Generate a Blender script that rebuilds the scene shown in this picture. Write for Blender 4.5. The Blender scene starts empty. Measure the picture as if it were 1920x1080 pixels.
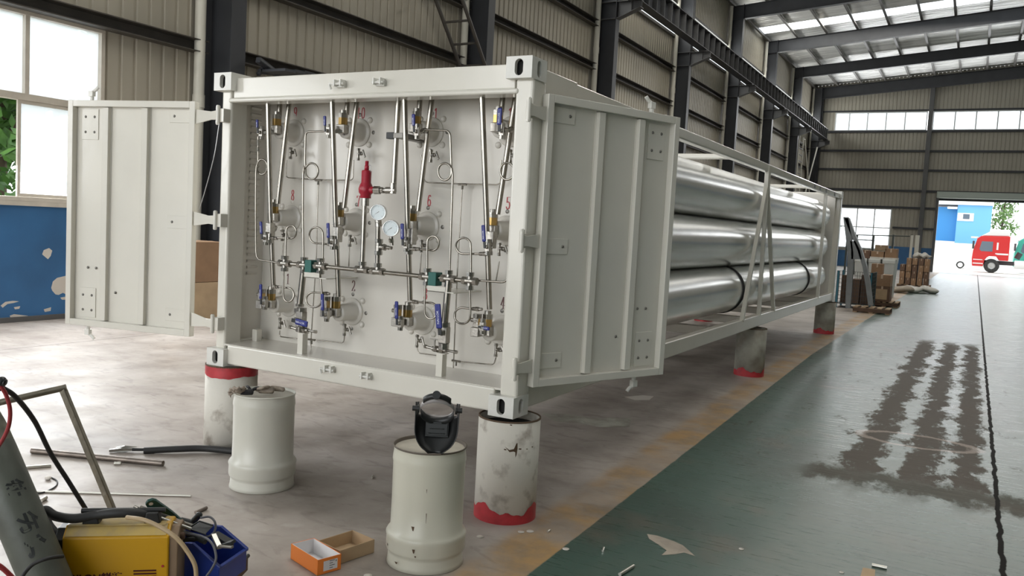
import bpy, math, random
from mathutils import Vector, Matrix
random.seed(7)
sc = bpy.context.scene
COL = sc.collection
R = math.radians
PI = math.pi

# ------------------------------------------------------------------ camera
YAW, PITCH, ROLL, FPX = 0.5012, -0.0751, 0.0542, 1571.83
CAMP = Vector((2.1707, -4.0528, 1.6585))
_cy, _sy, _cp, _sp = math.cos(YAW), math.sin(YAW), math.cos(PITCH), math.sin(PITCH)
FWD = Vector((-_sy*_cp, _cy*_cp, _sp)); _r = Vector((_cy, _sy, 0)); _u = _r.cross(FWD)
RIGHT = _r*math.cos(ROLL) + _u*math.sin(ROLL)
UP = -_r*math.sin(ROLL) + _u*math.cos(ROLL)
cam = bpy.data.cameras.new('camera'); camo = bpy.data.objects.new('camera', cam); COL.objects.link(camo)
cam.sensor_width = 36; cam.lens = FPX/1920*36; cam.clip_end = 600; cam.clip_start = 0.05
M = Matrix((( RIGHT.x, UP.x, -FWD.x, CAMP.x), (RIGHT.y, UP.y, -FWD.y, CAMP.y), (RIGHT.z, UP.z, -FWD.z, CAMP.z), (0, 0, 0, 1)))
camo.matrix_world = M
sc.camera = camo

def ray(px, py): return FWD + RIGHT*((px-960)/FPX) - UP*((py-540)/FPX)
def at(px, py, ax, v):
    "the point of the place seen at a photo pixel on the plane axis=v"
    d = ray(px, py); return CAMP + d*((v-CAMP[ax])/d[ax])
def atd(px, py, dep): return CAMP + ray(px, py)*dep

# ------------------------------------------------------------------ view, sky, big lights
sc.view_settings.view_transform = 'Standard'; sc.view_settings.look = 'None'
sc.view_settings.gamma = 1; sc.view_settings.use_curve_mapping = False
sc.view_settings.exposure = 0.0
w = bpy.data.worlds.new('sky'); sc.world = w; w.use_nodes = True
bg = w.node_tree.nodes['Background']; bg.inputs[0].default_value = (0.93, 0.97, 1.0, 1); bg.inputs[1].default_value = 3.0

def area(name, loc, tgt, sx, sy, power, col=(1, 1, 1), portal=False):
    l = bpy.data.lights.new(name, 'AREA'); l.shape = 'RECTANGLE'; l.size = sx; l.size_y = sy; l.energy = power; l.color = col
    if portal: l.cycles.is_portal = True
    o = bpy.data.objects.new(name, l); COL.objects.link(o); o.location = loc
    d = (Vector(tgt)-Vector(loc)).normalized(); o.rotation_euler = d.to_track_quat('-Z', 'Y').to_euler()
    return o
# daylight through the big open doorway behind the photographer, the left windows and the roof lights
area('daylight_front_doorway', (-5.4, -13.7, 3.9), (-2.2, 0, 1.6), 7, 7, 320, (1.0, 0.97, 0.94))
area('daylight_left_windows', (-8.9, 1.7, 2.9), (0, 1.0, 1.2), 4.0, 2.4, 480, (0.98, 0.99, 1.0))
area('daylight_left_windows_rear', (-8.9, -5.6, 2.9), (0, -4.0, 1.0), 4.6, 2.4, 200, (0.98, 0.99, 1.0))
area('daylight_roof_light', (-1.0, 3.0, 13.0), (-1.0, 3.0, 0), 14, 1.4, 620, (1.0, 0.95, 0.86))
area('daylight_roof_light_middle', (0.0, 23.0, 13.0), (0.0, 23.0, 0), 16, 1.4, 1000, (1.0, 0.95, 0.86))
area('daylight_roof_light_far', (0.0, 42.4, 13.0), (0.0, 42.4, 0), 16, 1.4, 650, (1.0, 0.96, 0.88))
area('daylight_back_doorway', (2.6, 60.2, 2.6), (2.6, 0, 1.2), 5.8, 4.6, 110, (0.97, 0.99, 1.0))
area('daylight_back_window', (-4.8, 60.0, 2.8), (-4.8, 0, 1.5), 3.0, 2.6, 60, (0.97, 0.99, 1.0))

area('daylight_gable_clerestory', (2.3, 59.85, 10.23), (2.3, 40, 11.5), 19, 1.1, 850, (0.98, 0.99, 1.0))
area('daylight_left_light_band', (-8.97, 28.0, 10.08), (-2, 28.0, 11.2), 62, 0.9, 1300, (1.0, 0.98, 0.92))

# ------------------------------------------------------------------ materials
MATS = {}
def mat(name, col, rough=0.5, metal=0.0, var=0.0, scale=4.0, bump=0.0, bscale=30.0, col2=None, spec=None, coat=0.0, stretch=None, thr=None, bdist=0.02):
    m = bpy.data.materials.new(name); m.use_nodes = True; nt = m.node_tree; N = nt.nodes; L = nt.links
    b = N['Principled BSDF']; b.inputs['Base Color'].default_value = (*col, 1); b.inputs['Roughness'].default_value = rough
    b.inputs['Metallic'].default_value = metal
    if spec is not None: b.inputs['Specular IOR Level'].default_value = spec
    if coat: b.inputs['Coat Weight'].default_value = coat; b.inputs['Coat Roughness'].default_value = 0.08
    tc = N.new('ShaderNodeTexCoord'); vec = tc.outputs['Object']
    if stretch:
        mp = N.new('ShaderNodeMapping'); mp.inputs['Scale'].default_value = stretch; L.new(vec, mp.inputs[0]); vec = mp.outputs[0]
    if var > 0 or col2:
        n = N.new('ShaderNodeTexNoise'); n.inputs['Scale'].default_value = scale; n.inputs['Detail'].default_value = 6; L.new(vec, n.inputs['Vector'])
        r = N.new('ShaderNodeValToRGB'); L.new(n.outputs['Fac'], r.inputs[0])
        c2 = col2 if col2 else tuple(c*(1-var) for c in col)
        a, z = thr if thr else (0.35, 0.65)
        r.color_ramp.elements[0].position = a; r.color_ramp.elements[0].color = (*c2, 1)
        r.color_ramp.elements[1].position = z; r.color_ramp.elements[1].color = (*col, 1)
        L.new(r.outputs[0], b.inputs['Base Color'])
    if bump > 0:
        n2 = N.new('ShaderNodeTexNoise'); n2.inputs['Scale'].default_value = bscale; n2.inputs['Detail'].default_value = 4; L.new(vec, n2.inputs['Vector'])
        bp = N.new('ShaderNodeBump'); bp.inputs['Strength'].default_value = bump; bp.inputs['Distance'].default_value = bdist
        L.new(n2.outputs['Fac'], bp.inputs['Height']); L.new(bp.outputs[0], b.inputs['Normal'])
    MATS[name] = m
    return m

mat('container_white', (0.70, 0.675, 0.60), 0.16, var=0.05, scale=2.2, bump=0.035, bscale=14)
mat('container_inner', (0.67, 0.64, 0.58), 0.2, var=0.04, scale=2.0, bump=0.05, bscale=5)
mat('casting_white', (0.72, 0.71, 0.66), 0.28, bump=0.12, bscale=40)
mat('tube_silver', (0.80, 0.80, 0.77), 0.26, 0.80, var=0.10, scale=1.2, bump=0.03, bscale=5)
mat('stainless', (0.40, 0.375, 0.33), 0.22, 1.0, var=0.15, scale=20)
mat('stainless_fit', (0.43, 0.41, 0.37), 0.28, 1.0, var=0.2, scale=60, bump=0.1, bscale=120)
mat('brass', (0.50, 0.33, 0.12), 0.3, 1.0)
mat('blue_grip', (0.010, 0.018, 0.19), 0.35)
mat('grip_white', (0.8, 0.82, 0.9), 0.5)
mat('black_rubber', (0.02, 0.02, 0.02), 0.6)
mat('black_plastic', (0.012, 0.013, 0.013), 0.42)
mat('valve_red', (0.36, 0.012, 0.03), 0.35, bump=0.1, bscale=60)
mat('number_red', (0.42, 0.05, 0.06), 0.6)
mat('number_dark', (0.12, 0.05, 0.05), 0.6)
mat('green_pad', (0.01, 0.11, 0.09), 0.5)
mat('hole_shade', (0.02, 0.02, 0.02), 0.9)
mat('bolt_grey', (0.22, 0.21, 0.19), 0.45, 0.8)
mat('gauge_face', (0.80, 0.88, 0.90), 0.3)
mat('chrome', (0.75, 0.75, 0.74), 0.12, 1.0)
mat('pillar_white', (0.66, 0.63, 0.56), 0.7, col2=(0.34, 0.30, 0.25), scale=9, thr=(0.30, 0.46), bump=0.2, bscale=30)
mat('pillar_grey', (0.40, 0.39, 0.33), 0.75, col2=(0.24, 0.22, 0.18), scale=6, thr=(0.3, 0.6), bump=0.2, bscale=30)
mat('paint_red', (0.50, 0.035, 0.045), 0.45, var=0.3, scale=14)
mat('rust_dark', (0.09, 0.055, 0.03), 0.85)
mat('barrel_white', (0.60, 0.58, 0.48), 0.30, var=0.10, scale=3, bump=0.10, bscale=9, stretch=(1, 1, 0.25))
mat('barrel_white_clean', (0.60, 0.59, 0.52), 0.28, var=0.05, scale=3, bump=0.05, bscale=9)
mat('barrel_top', (0.50, 0.46, 0.38), 0.4, var=0.25, scale=9)
mat('barrel_rim', (0.10, 0.08, 0.06), 0.6)
mat('wall_sheet', (0.42, 0.385, 0.31), 0.55, 0.1, var=0.12, scale=0.7, stretch=(1, 1, 0.3))
mat('wall_sheet_back', (0.40, 0.375, 0.31), 0.55, 0.1, var=0.12, scale=0.7, stretch=(1, 1, 0.3))
mat('steel_dark', (0.035, 0.037, 0.042), 0.5, var=0.2, scale=2)
mat('steel_grey', (0.11, 0.11, 0.11), 0.5, var=0.2, scale=2)
mat('girt_brown', (0.075, 0.066, 0.055), 0.6, var=0.25, scale=3)
mat('purlin', (0.075, 0.07, 0.062), 0.5, var=0.2, scale=2)
mat('pvc_pipe', (0.62, 0.60, 0.52), 0.4, var=0.08, scale=2)
mat('window_alu', (0.58, 0.53, 0.45), 0.45, var=0.15, scale=5)
mat('window_white', (0.7, 0.72, 0.72), 0.45)
mat('foil', (0.93, 0.93, 0.90), 0.30, 0.45, var=0.28, scale=1.1, bump=1.0, bscale=2.0, stretch=(0.3, 2.4, 1), bdist=.25)
mat('shutter', (0.34, 0.38, 0.34), 0.4, 0.3)
mat('cardboard', (0.33, 0.20, 0.115), 0.8, var=0.15, scale=6)
mat('cardboard_pale', (0.50, 0.36, 0.22), 0.8, var=0.12, scale=6)
mat('cardboard_dark', (0.17, 0.10, 0.065), 0.8, var=0.15, scale=6)
mat('tape', (0.55, 0.42, 0.30), 0.4)
mat('box_orange', (0.86, 0.24, 0.035), 0.45)
mat('paper_white', (0.78, 0.76, 0.76), 0.7, var=0.05, scale=9)
mat('ink', (0.05, 0.05, 0.05), 0.7)
mat('timber', (0.36, 0.25, 0.15), 0.8, var=0.3, scale=6)
mat('timber_dark', (0.12, 0.07, 0.045), 0.8, var=0.3, scale=6)
mat('bin_white', (0.62, 0.63, 0.60), 0.5, var=0.1, scale=2)
mat('bag_white', (0.62, 0.60, 0.55), 0.6, var=0.25, scale=6, bump=0.6, bscale=10)
mat('bag_dirty', (0.42, 0.36, 0.29), 0.7, var=0.3, scale=6, bump=0.6, bscale=10)
mat('welder_yellow', (0.56, 0.30, 0.004), 0.34, var=0.08, scale=3)  # yellow darkened, the shade on the near side is in the colour
mat('welder_dusty', (0.47, 0.34, 0.11), 0.7, col2=(0.30, 0.24, 0.16), scale=10, thr=(0.35, 0.6))
mat('welder_panel', (0.22, 0.15, 0.09), 0.6)
mat('lettering', (0.06, 0.0, 0.0), 0.5)
mat('bin_blue', (0.025, 0.055, 0.30), 0.32, var=0.2, scale=4)
mat('tool_steel', (0.42, 0.41, 0.38), 0.3, 1.0, var=0.3, scale=10)
mat('tool_dark', (0.014, 0.017, 0.017), 0.45)
mat('handle_green', (0.005, 0.05, 0.04), 0.35)
mat('hose_red', (0.30, 0.03, 0.035), 0.5)
mat('hose_tan', (0.38, 0.28, 0.16), 0.5)
mat('cable_grey', (0.10, 0.10, 0.11), 0.45)
mat('gas_bottle', (0.105, 0.115, 0.095), 0.42, col2=(0.075, 0.08, 0.068), scale=7, bump=0.08, bscale=40)
mat('gas_bottle_dust', (0.20, 0.19, 0.15), 0.8, col2=(0.09, 0.09, 0.07), scale=14)
mat('cart_tube', (0.24, 0.215, 0.165), 0.38, 0.7, var=0.3, scale=12, bump=0.1, bscale=60)
mat('pipe_scrap', (0.26, 0.22, 0.19), 0.45, 0.8, var=0.35, scale=9)
mat('rod_scrap', (0.62, 0.60, 0.54), 0.3, 0.9)
mat('glove_tan', (0.36, 0.30, 0.24), 0.85, var=0.35, scale=30, bump=0.4, bscale=60)
mat('glove_dark', (0.028, 0.027, 0.03), 0.75, bump=0.4, bscale=60)
mat('disc_pale', (0.60, 0.56, 0.50), 0.6)
mat('headband_clear', (0.30, 0.28, 0.27), 0.25)
mat('grey_weldment', (0.20, 0.21, 0.21), 0.45, 0.3, var=0.15, scale=5)
mat('mesh_wire', (0.06, 0.07, 0.065), 0.5, 0.5)
mat('cyan_paint', (0.03, 0.16, 0.22), 0.5)
mat('truck_red', (0.62, 0.03, 0.03), 0.25)
mat('truck_green', (0.05, 0.35, 0.27), 0.3)
mat('truck_white', (0.8, 0.8, 0.8), 0.3)
mat('truck_glass', (0.10, 0.13, 0.17), 0.08)
mat('tyre', (0.03, 0.03, 0.03), 0.7)
mat('chassis', (0.06, 0.06, 0.065), 0.6)
mat('building_blue', (0.03, 0.20, 0.48), 0.5)
mat('building_pale', (0.13, 0.36, 0.66), 0.5)
mat('render_white', (0.74, 0.72, 0.66), 0.7, var=0.06, scale=1)
mat('leaf', (0.08, 0.20, 0.03), 0.55, col2=(0.03, 0.09, 0.015), scale=3)
mat('leaf_pale', (0.15, 0.26, 0.07), 0.55, col2=(0.05, 0.12, 0.02), scale=3)
mat('bark', (0.09, 0.065, 0.045), 0.9)
mat('cable_wire', (0.5, 0.5, 0.5), 0.3, 1.0)

def glassy(name, haze, tint=(1, 1, 1)):
    m = bpy.data.materials.new(name); m.use_nodes = True; nt = m.node_tree; N = nt.nodes; L = nt.links; N.clear()
    out = N.new('ShaderNodeOutputMaterial'); tr = N.new('ShaderNodeBsdfTransparent'); tr.inputs[0].default_value = (*tint, 1)
    tl = N.new('ShaderNodeBsdfTranslucent'); tl.inputs[0].default_value = (0.85, 0.88, 0.90, 1)
    gl = N.new('ShaderNodeBsdfGlossy'); gl.inputs['Roughness'].default_value = 0.05
    m1 = N.new('ShaderNodeMixShader'); m1.inputs[0].default_value = haze; L.new(tr.outputs[0], m1.inputs[1]); L.new(tl.outputs[0], m1.inputs[2])
    m2 = N.new('ShaderNodeMixShader'); m2.inputs[0].default_value = 0.06; L.new(m1.outputs[0], m2.inputs[1]); L.new(gl.outputs[0], m2.inputs[2])
    L.new(m2.outputs[0], out.inputs[0]); MATS[name] = m; return m
glassy('pane_clear', 0.05)
glassy('pane_dusty', 0.64)
glassy('pane_milky', 0.85)

def floor_material():
    m = bpy.data.materials.new('painted_floor'); m.use_nodes = True; nt = m.node_tree; N = nt.nodes; L = nt.links
    b = N['Principled BSDF']; tc = N.new('ShaderNodeTexCoord'); sep = N.new('ShaderNodeSeparateXYZ'); L.new(tc.outputs['Object'], sep.inputs[0])
    X, Y = sep.outputs[0], sep.outputs[1]
    def math_(op, a, b_=None, c=None, clamp=False):
        n = N.new('ShaderNodeMath'); n.operation = op; n.use_clamp = clamp
        for i, v in enumerate((a, b_, c)):
            if v is None: continue
            if isinstance(v, (int, float)): n.inputs[i].default_value = v
            else: L.new(v, n.inputs[i])
        return n.outputs[0]
    def noise(scale, stretch=(1, 1, 1), detail=6, rough=0.55, off=(0, 0, 0), dist=0.0):
        mp = N.new('ShaderNodeMapping'); mp.inputs['Scale'].default_value = stretch; mp.inputs['Location'].default_value = off
        L.new(tc.outputs['Object'], mp.inputs[0]); n = N.new('ShaderNodeTexNoise'); n.inputs['Scale'].default_value = scale
        n.inputs['Detail'].default_value = detail; n.inputs['Roughness'].default_value = rough; n.inputs['Distortion'].default_value = dist
        L.new(mp.outputs[0], n.inputs['Vector']); return n.outputs['Fac']
    def ramp(f, *st):
        r = N.new('ShaderNodeValToRGB'); L.new(f, r.inputs[0]); e = r.color_ramp.elements
        while len(e) < len(st): e.new(0.5)
        for i, (p, c) in enumerate(st):
            e[i].position = p; e[i].color = (*(c if isinstance(c, tuple) else (c, c, c)), 1)
        return r.outputs[0]
    def mix(f, a, b_):
        n = N.new('ShaderNodeMix'); n.data_type = 'RGBA'
        if isinstance(f, (int, float)): n.inputs[0].default_value = f
        else: L.new(f, n.inputs[0])
        for i, v in ((6, a), (7, b_)):
            if isinstance(v, tuple): n.inputs[i].default_value = (*v, 1)
            else: L.new(v, n.inputs[i])
        return n.outputs[2]
    def band(v, a, b_, soft):   # 1 inside a..b
        return math_('MULTIPLY', math_('SMOOTHSTEP', v, None) if False else sm(v, a-soft, a+soft), math_('SUBTRACT', 1.0, sm(v, b_-soft, b_+soft)))
    def sm(v, a, b_):
        n = N.new('ShaderNodeMapRange'); n.interpolation_type = 'SMOOTHSTEP'; L.new(v, n.inputs[0])
        n.inputs[1].default_value = a; n.inputs[2].default_value = b_; return n.outputs[0]
    conc = ramp(noise(1.3, detail=9, rough=0.62), (0.30, (0.23, 0.195, 0.168)), (0.50, (0.34, 0.30, 0.265)), (0.70, (0.44, 0.40, 0.365)))
    conc = mix(ramp(noise(6, detail=8, off=(3, 1, 0)), (0.60, 0.0), (0.78, 0.5)), conc, (0.46, 0.43, 0.40))
    conc = mix(ramp(noise(3.2, (1, 2.2, 1), detail=8, off=(8, 2, 0), dist=1.5), (0.30, 0.40), (0.46, 0.0)), conc, (0.11, 0.088, 0.072))
    green = ramp(noise(1.0, (1, 0.6, 1), detail=8), (0.30, (0.048, 0.066, 0.052)), (0.52, (0.050, 0.096, 0.076)), (0.75, (0.085, 0.115, 0.09)))
    green = mix(ramp(noise(1.5, detail=5, off=(4, 8, 0)), (0.56, 0.0), (0.72, 0.6)), green, (0.14, 0.115, 0.085))
    # right of X=1.2 the paint is dusty and scuffed across the aisle, with brown tyre tracks running down it
    fine = noise(9, (0.35, 3.2, 1), detail=7, rough=0.7, off=(5, 0, 0))
    wear = ramp(fine, (0.42, 0.15), (0.60, 0.85))
    xzone = sm(math_('ADD', X, math_('MULTIPLY', math_('SUBTRACT', noise(2.0, (1, .5, 1), off=(7, 1, 0)), 0.5), 0.5)), 1.1, 1.5)
    green = mix(math_('MULTIPLY', wear, math_('ADD', math_('MULTIPLY', xzone, 0.85), 0.03)), green, (0.175, 0.20, 0.175))
    xw = math_('ADD', X, math_('MULTIPLY', math_('SUBTRACT', noise(1.6, (0, 1, 0), detail=5, off=(0, 3, 0)), 0.5), 0.22))
    rag = noise(2.6, (2.2, 0.9, 1), detail=10, rough=0.75, off=(1, 4, 0))
    def streak(c, hw_):
        d_ = math_('SUBTRACT', 1.0, math_('DIVIDE', math_('ABSOLUTE', math_('SUBTRACT', xw, c)), hw_), clamp=True)
        return sm(math_('ADD', d_, math_('MULTIPLY', math_('SUBTRACT', rag, 0.5), 3.4)), 0.25, 0.62)
    st = math_('MAXIMUM', streak(1.56, 0.22), math_('MAXIMUM', streak(1.94, 0.19), streak(2.26, 0.17)))
    yr = math_('ADD', Y, math_('MULTIPLY', math_('SUBTRACT', rag, 0.5), 1.2))
    st = math_('MULTIPLY', st, band(yr, 2.2, 12.5, 0.5))
    cb = math_('MULTIPLY', band(yr, 2.15, 2.5, 0.12), band(X, 1.2, 2.9, 0.12))
    green = mix(math_('MULTIPLY', math_('MAXIMUM', st, math_('MULTIPLY', cb, 0.8)), 0.8), green, (0.085, 0.058, 0.045))
    ox = math_('DIVIDE', math_('SUBTRACT', X, 1.86), 0.47); oy = math_('DIVIDE', math_('SUBTRACT', Y, 3.85), 0.26)
    od = math_('SQRT', math_('ADD', math_('MULTIPLY', ox, ox), math_('MULTIPLY', oy, oy)))
    oring = math_('MULTIPLY', band(math_('ADD', od, math_('MULTIPLY', math_('SUBTRACT', rag, 0.5), 0.5)), 0.86, 1.06, 0.05), 0.7)
    green = mix(oring, green, (0.36, 0.30, 0.26))
    yellow = ramp(noise(3.0, detail=8, rough=0.7), (0.38, (0.24, 0.175, 0.11)), (0.58, (0.42, 0.25, 0.09)))
    edge = math_('MAXIMUM', math_('SUBTRACT', 0.42, math_('MULTIPLY', Y, 0.025)), 0.2)
    wob = math_('MULTIPLY', math_('SUBTRACT', noise(7, detail=4), 0.5), 0.05)
    xe = math_('ADD', math_('SUBTRACT', X, edge), math_('MULTIPLY', wob, 0.35))
    isgreen = sm(xe, -0.006, 0.006)
    isyel = sm(xe, -0.36, -0.24)
    fade = math_('SUBTRACT', 1.0, math_('MULTIPLY', ramp(noise(2.2, detail=7, off=(9, 9, 0)), (0.4, 0.9), (0.6, 0.15)), 0.8))
    base = mix(math_('MULTIPLY', isyel, fade), conc, yellow)
    base = mix(isgreen, base, green)
    # long crack / expansion joint
    jx = math_('ADD', X, math_('MULTIPLY', math_('SUBTRACT', noise(5, (0, 1, 0), detail=6), 0.5), 0.05))
    joint = band(jx, 2.422, 2.452, 0.004)
    base = mix(joint, base, (0.012, 0.01, 0.009))
    jl = band(math_('ADD', X, math_('MULTIPLY', Y, 0.0)), -7.02, -7.005, 0.003)
    base = mix(jl, base, (0.03, 0.025, 0.02))
    L.new(base, b.inputs['Base Color'])
    rg = ramp(fine, (0.35, 0.24), (0.7, 0.42))
    dirt = math_('MAXIMUM', math_('MULTIPLY', st, 0.8), math_('MAXIMUM', math_('MULTIPLY', cb, 0.8), joint))
    rg = mix(dirt, rg, (0.75, 0.75, 0.75))
    rr = mix(isgreen, ramp(noise(1.7, detail=8, off=(2, 3, 0)), (0.35, 0.42), (0.7, 0.66)), rg)
    L.new(rr, b.inputs['Roughness']); L.new(math_('SUBTRACT', 0.42, math_('MULTIPLY', math_('MULTIPLY', dirt, isgreen), 0.34)), b.inputs['Specular IOR Level'])
    bp = N.new('ShaderNodeBump'); bp.inputs['Strength'].default_value = 0.22; bp.inputs['Distance'].default_value = 0.004
    h = math_('ADD', noise(5, (0.7, 0.9, 1), detail=8, rough=0.6), math_('MULTIPLY', fine, 0.3))
    L.new(h, bp.inputs['Height']); L.new(bp.outputs[0], b.inputs['Normal'])
    MATS['painted_floor'] = m
floor_material()

def dado_material():
    m = mat('dado_blue', (0.035, 0.145, 0.33), 0.5, var=0.25, scale=1.2); nt = m.node_tree; N = nt.nodes; L = nt.links; b = N['Principled BSDF']
    old = b.inputs['Base Color'].links[0].from_socket
    tc = N.new('ShaderNodeTexCoord'); n = N.new('ShaderNodeTexNoise'); n.inputs['Scale'].default_value = 1.7; n.inputs['Detail'].default_value = 3; L.new(tc.outputs['Object'], n.inputs['Vector'])
    r = N.new('ShaderNodeValToRGB'); r.color_ramp.elements[0].position = 0.80; r.color_ramp.elements[1].position = 0.81; L.new(n.outputs['Fac'], r.inputs[0])
    mx = N.new('ShaderNodeMix'); mx.data_type = 'RGBA'; L.new(r.outputs[0], mx.inputs[0]); L.new(old, mx.inputs[6]); mx.inputs[7].default_value = (0.42, 0.40, 0.36, 1)
    L.new(mx.outputs[2], b.inputs['Base Color'])
dado_material()

# ------------------------------------------------------------------ mesh helpers
class MB:
    def __init__(s): s.v = []; s.f = []; s.m = []; s.sm = []; s.cur = 0
    def add(s, vs, fs, smooth=False):
        k = len(s.v); s.v += [tuple(p) for p in vs]
        for f in fs: s.f.append([i+k for i in f]); s.m.append(s.cur); s.sm.append(smooth)
        return s
    def use(s, i): s.cur = i; return s
    def bx(s, x0, x1, y0, y1, z0, z1, T=None):
        v = [Vector((x, y, z)) for z in (z0, z1) for y in (y0, y1) for x in (x0, x1)]
        if T: v = [T @ p for p in v]
        return s.add(v, [(0, 2, 3, 1), (4, 5, 7, 6), (0, 1, 5, 4), (2, 6, 7, 3), (0, 4, 6, 2), (1, 3, 7, 5)])
    def box(s, c, sz, T=None):
        c = Vector(c); return s.bx(c.x-sz[0]/2, c.x+sz[0]/2, c.y-sz[1]/2, c.y+sz[1]/2, c.z-sz[2]/2, c.z+sz[2]/2, T)
    def cyl(s, p0, p1, r, r2=None, seg=16, caps=True, smooth=True):
        p0, p1 = Vector(p0), Vector(p1); r2 = r if r2 is None else r2; d = (p1-p0).normalized()
        a = d.orthogonal().normalized(); b = d.cross(a); v = []
        for p, q in ((p0, r), (p1, r2)):
            for i in range(seg):
                t = 2*PI*i/seg; v.append(p+(a*math.cos(t)+b*math.sin(t))*q)
        s.add(v, [(i, (i+1) % seg, seg+(i+1) % seg, seg+i) for i in range(seg)], smooth)
        if caps: s.add(v, [tuple(range(seg-1, -1, -1)), tuple(range(seg, 2*seg))])
        return s
    def hexn(s, p0, p1, r): return s.cyl(p0, p1, r, seg=6, smooth=False)
    def tube(s, pts, r, seg=10, caps=True, flat=None):
        pts = [Vector(p) for p in pts]; n = len(pts); v = []; prev = None
        for i, p in enumerate(pts):
            d = (pts[min(i+1, n-1)]-pts[max(i-1, 0)])
            d = d.normalized() if d.length > 1e-9 else Vector((0, 0, 1))
            a = d.orthogonal().normalized() if prev is None else (prev-d*prev.dot(d)).normalized()
            prev = a; b = d.cross(a); rr = r[i] if isinstance(r, (list, tuple)) else r
            for k in range(seg):
                t = 2*PI*k/seg; v.append(p+(a*math.cos(t)+b*math.sin(t))*rr)
        f = [(j*seg+i, j*seg+(i+1) % seg, (j+1)*seg+(i+1) % seg, (j+1)*seg+i) for j in range(n-1) for i in range(seg)]
        s.add(v, f, True)
        if caps: s.add(v[:seg], [tuple(range(seg-1, -1, -1))]); s.add(v[-seg:], [tuple(range(seg))])
        return s
    def lathe(s, prof, o=(0, 0, 0), axis=(0, 0, 1), seg=32, smooth=True):
        o = Vector(o); d = Vector(axis).normalized(); a = d.orthogonal().normalized(); b = d.cross(a); v = []
        for r, h in prof:
            for i in range(seg):
                t = 2*PI*i/seg; v.append(o+d*h+(a*math.cos(t)+b*math.sin(t))*r)
        n = len(prof)
        return s.add(v, [(j*seg+i, j*seg+(i+1) % seg, (j+1)*seg+(i+1) % seg, (j+1)*seg+i) for j in range(n-1) for i in range(seg)], smooth)
    def prism(s, poly, ext):
        n = len(poly); e = Vector(ext); p = [Vector(q) for q in poly]
        return s.add(p+[q+e for q in p], [tuple(range(n-1, -1, -1)), tuple(range(n, 2*n))]+[(i, (i+1) % n, n+(i+1) % n, n+i) for i in range(n)])
    def ball(s, c, r, seg=14, rings=8, sc_=(1, 1, 1)):
        prof = []; c = Vector(c); v = []
        for j in range(rings+1):
            t = PI*j/rings
            for i in range(seg):
                u = 2*PI*i/seg; v.append(c+Vector((math.sin(t)*math.cos(u)*r*sc_[0], math.sin(t)*math.sin(u)*r*sc_[1], math.cos(t)*r*sc_[2])))
        return s.add(v, [(j*seg+i, (j+1)*seg+i, (j+1)*seg+(i+1) % seg, j*seg+(i+1) % seg) for j in range(rings) for i in range(seg)], True)
    def xf(s, T, k=0):
        s.v = s.v[:k]+[tuple(T @ Vector(p)) for p in s.v[k:]]; return s
    def build(s, name, mats, parent=None, bevel=0, seg=2, label=None, origin=None, solid=0):
        me = bpy.data.meshes.new(name)
        vs = s.v
        if parent is None and origin is None:
            xs, ys, zs = zip(*vs); origin = ((min(xs)+max(xs))/2, (min(ys)+max(ys))/2, min(zs))
        if origin is not None: vs = [(p[0]-origin[0], p[1]-origin[1], p[2]-origin[2]) for p in vs]
        me.from_pydata(vs, [], s.f); me.polygons.foreach_set('use_smooth', s.sm); me.polygons.foreach_set('material_index', s.m)
        for m in ([mats] if isinstance(mats, str) else mats): me.materials.append(MATS[m])
        me.update()
        o = bpy.data.objects.new(name, me); COL.objects.link(o)
        if origin is not None: o.location = origin
        if parent is not None:
            o.parent = parent; o.matrix_parent_inverse = WM[parent.name].inverted() if parent.name in WM else Matrix.Translation(parent.location).inverted()
        WM[o.name] = Matrix.Translation(o.location) if origin is not None else Matrix.Identity(4)
        if bevel:
            b = o.modifiers.new('bevel', 'BEVEL'); b.width = bevel; b.segments = seg; b.limit_method = 'ANGLE'; b.angle_limit = R(40)
            b.harden_normals = False
        if solid:
            b = o.modifiers.new('thick', 'SOLIDIFY'); b.thickness = solid; b.offset = 0
        if label: o['label'] = label
        return o
WM = {}
def thing(name, label, cat, loc=(0, 0, 0), group=None):
    o = bpy.data.objects.new(name, None); COL.objects.link(o); o.location = loc; o.empty_display_size = 0.1
    WM[o.name] = Matrix.Translation(Vector(loc)); return tag(o, label, cat, group)
def tag(o, label, cat, group=None, kind=None):
    o['label'] = label; o['category'] = cat
    if group: o['group'] = group
    if kind: o['kind'] = kind
    return o
def struct(o): o['kind'] = 'structure'; return o
def fillet(pts, rad, n=5):
    "round the inner corners of a polyline"
    P = [Vector(p) for p in pts]; out = [P[0]]
    for i in range(1, len(P)-1):
        a, b, c = P[i-1], P[i], P[i+1]; d1, d2 = (a-b), (c-b); r = min(rad, d1.length*0.49, d2.length*0.49)
        s0, s1 = b+d1.normalized()*r, b+d2.normalized()*r
        for k in range(n+1):
            t = k/n; out.append(s0*(1-t)**2+b*2*t*(1-t)+s1*t*t)
    out.append(P[-1]); return out
def spline(pts, n=8):
    P = [Vector(p) for p in pts]; P = [P[0]*2-P[1]]+P+[P[-1]*2-P[-2]]; out = []
    for i in range(1, len(P)-2):
        for k in range(n):
            t = k/n; a, b, c, d = P[i-1], P[i], P[i+1], P[i+2]
            out.append(0.5*((2*b)+(c-a)*t+(2*a-5*b+4*c-d)*t*t+(3*b-a-3*c+d)*t**3))
    out.append(P[-2]); return out
def frame(o, x, y, z):
    x, y, z = Vector(x), Vector(y), Vector(z)
    return Matrix(((x.x, y.x, z.x, o[0]), (x.y, y.y, z.y, o[1]), (x.z, y.z, z.z, o[2]), (0, 0, 0, 1)))
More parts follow.
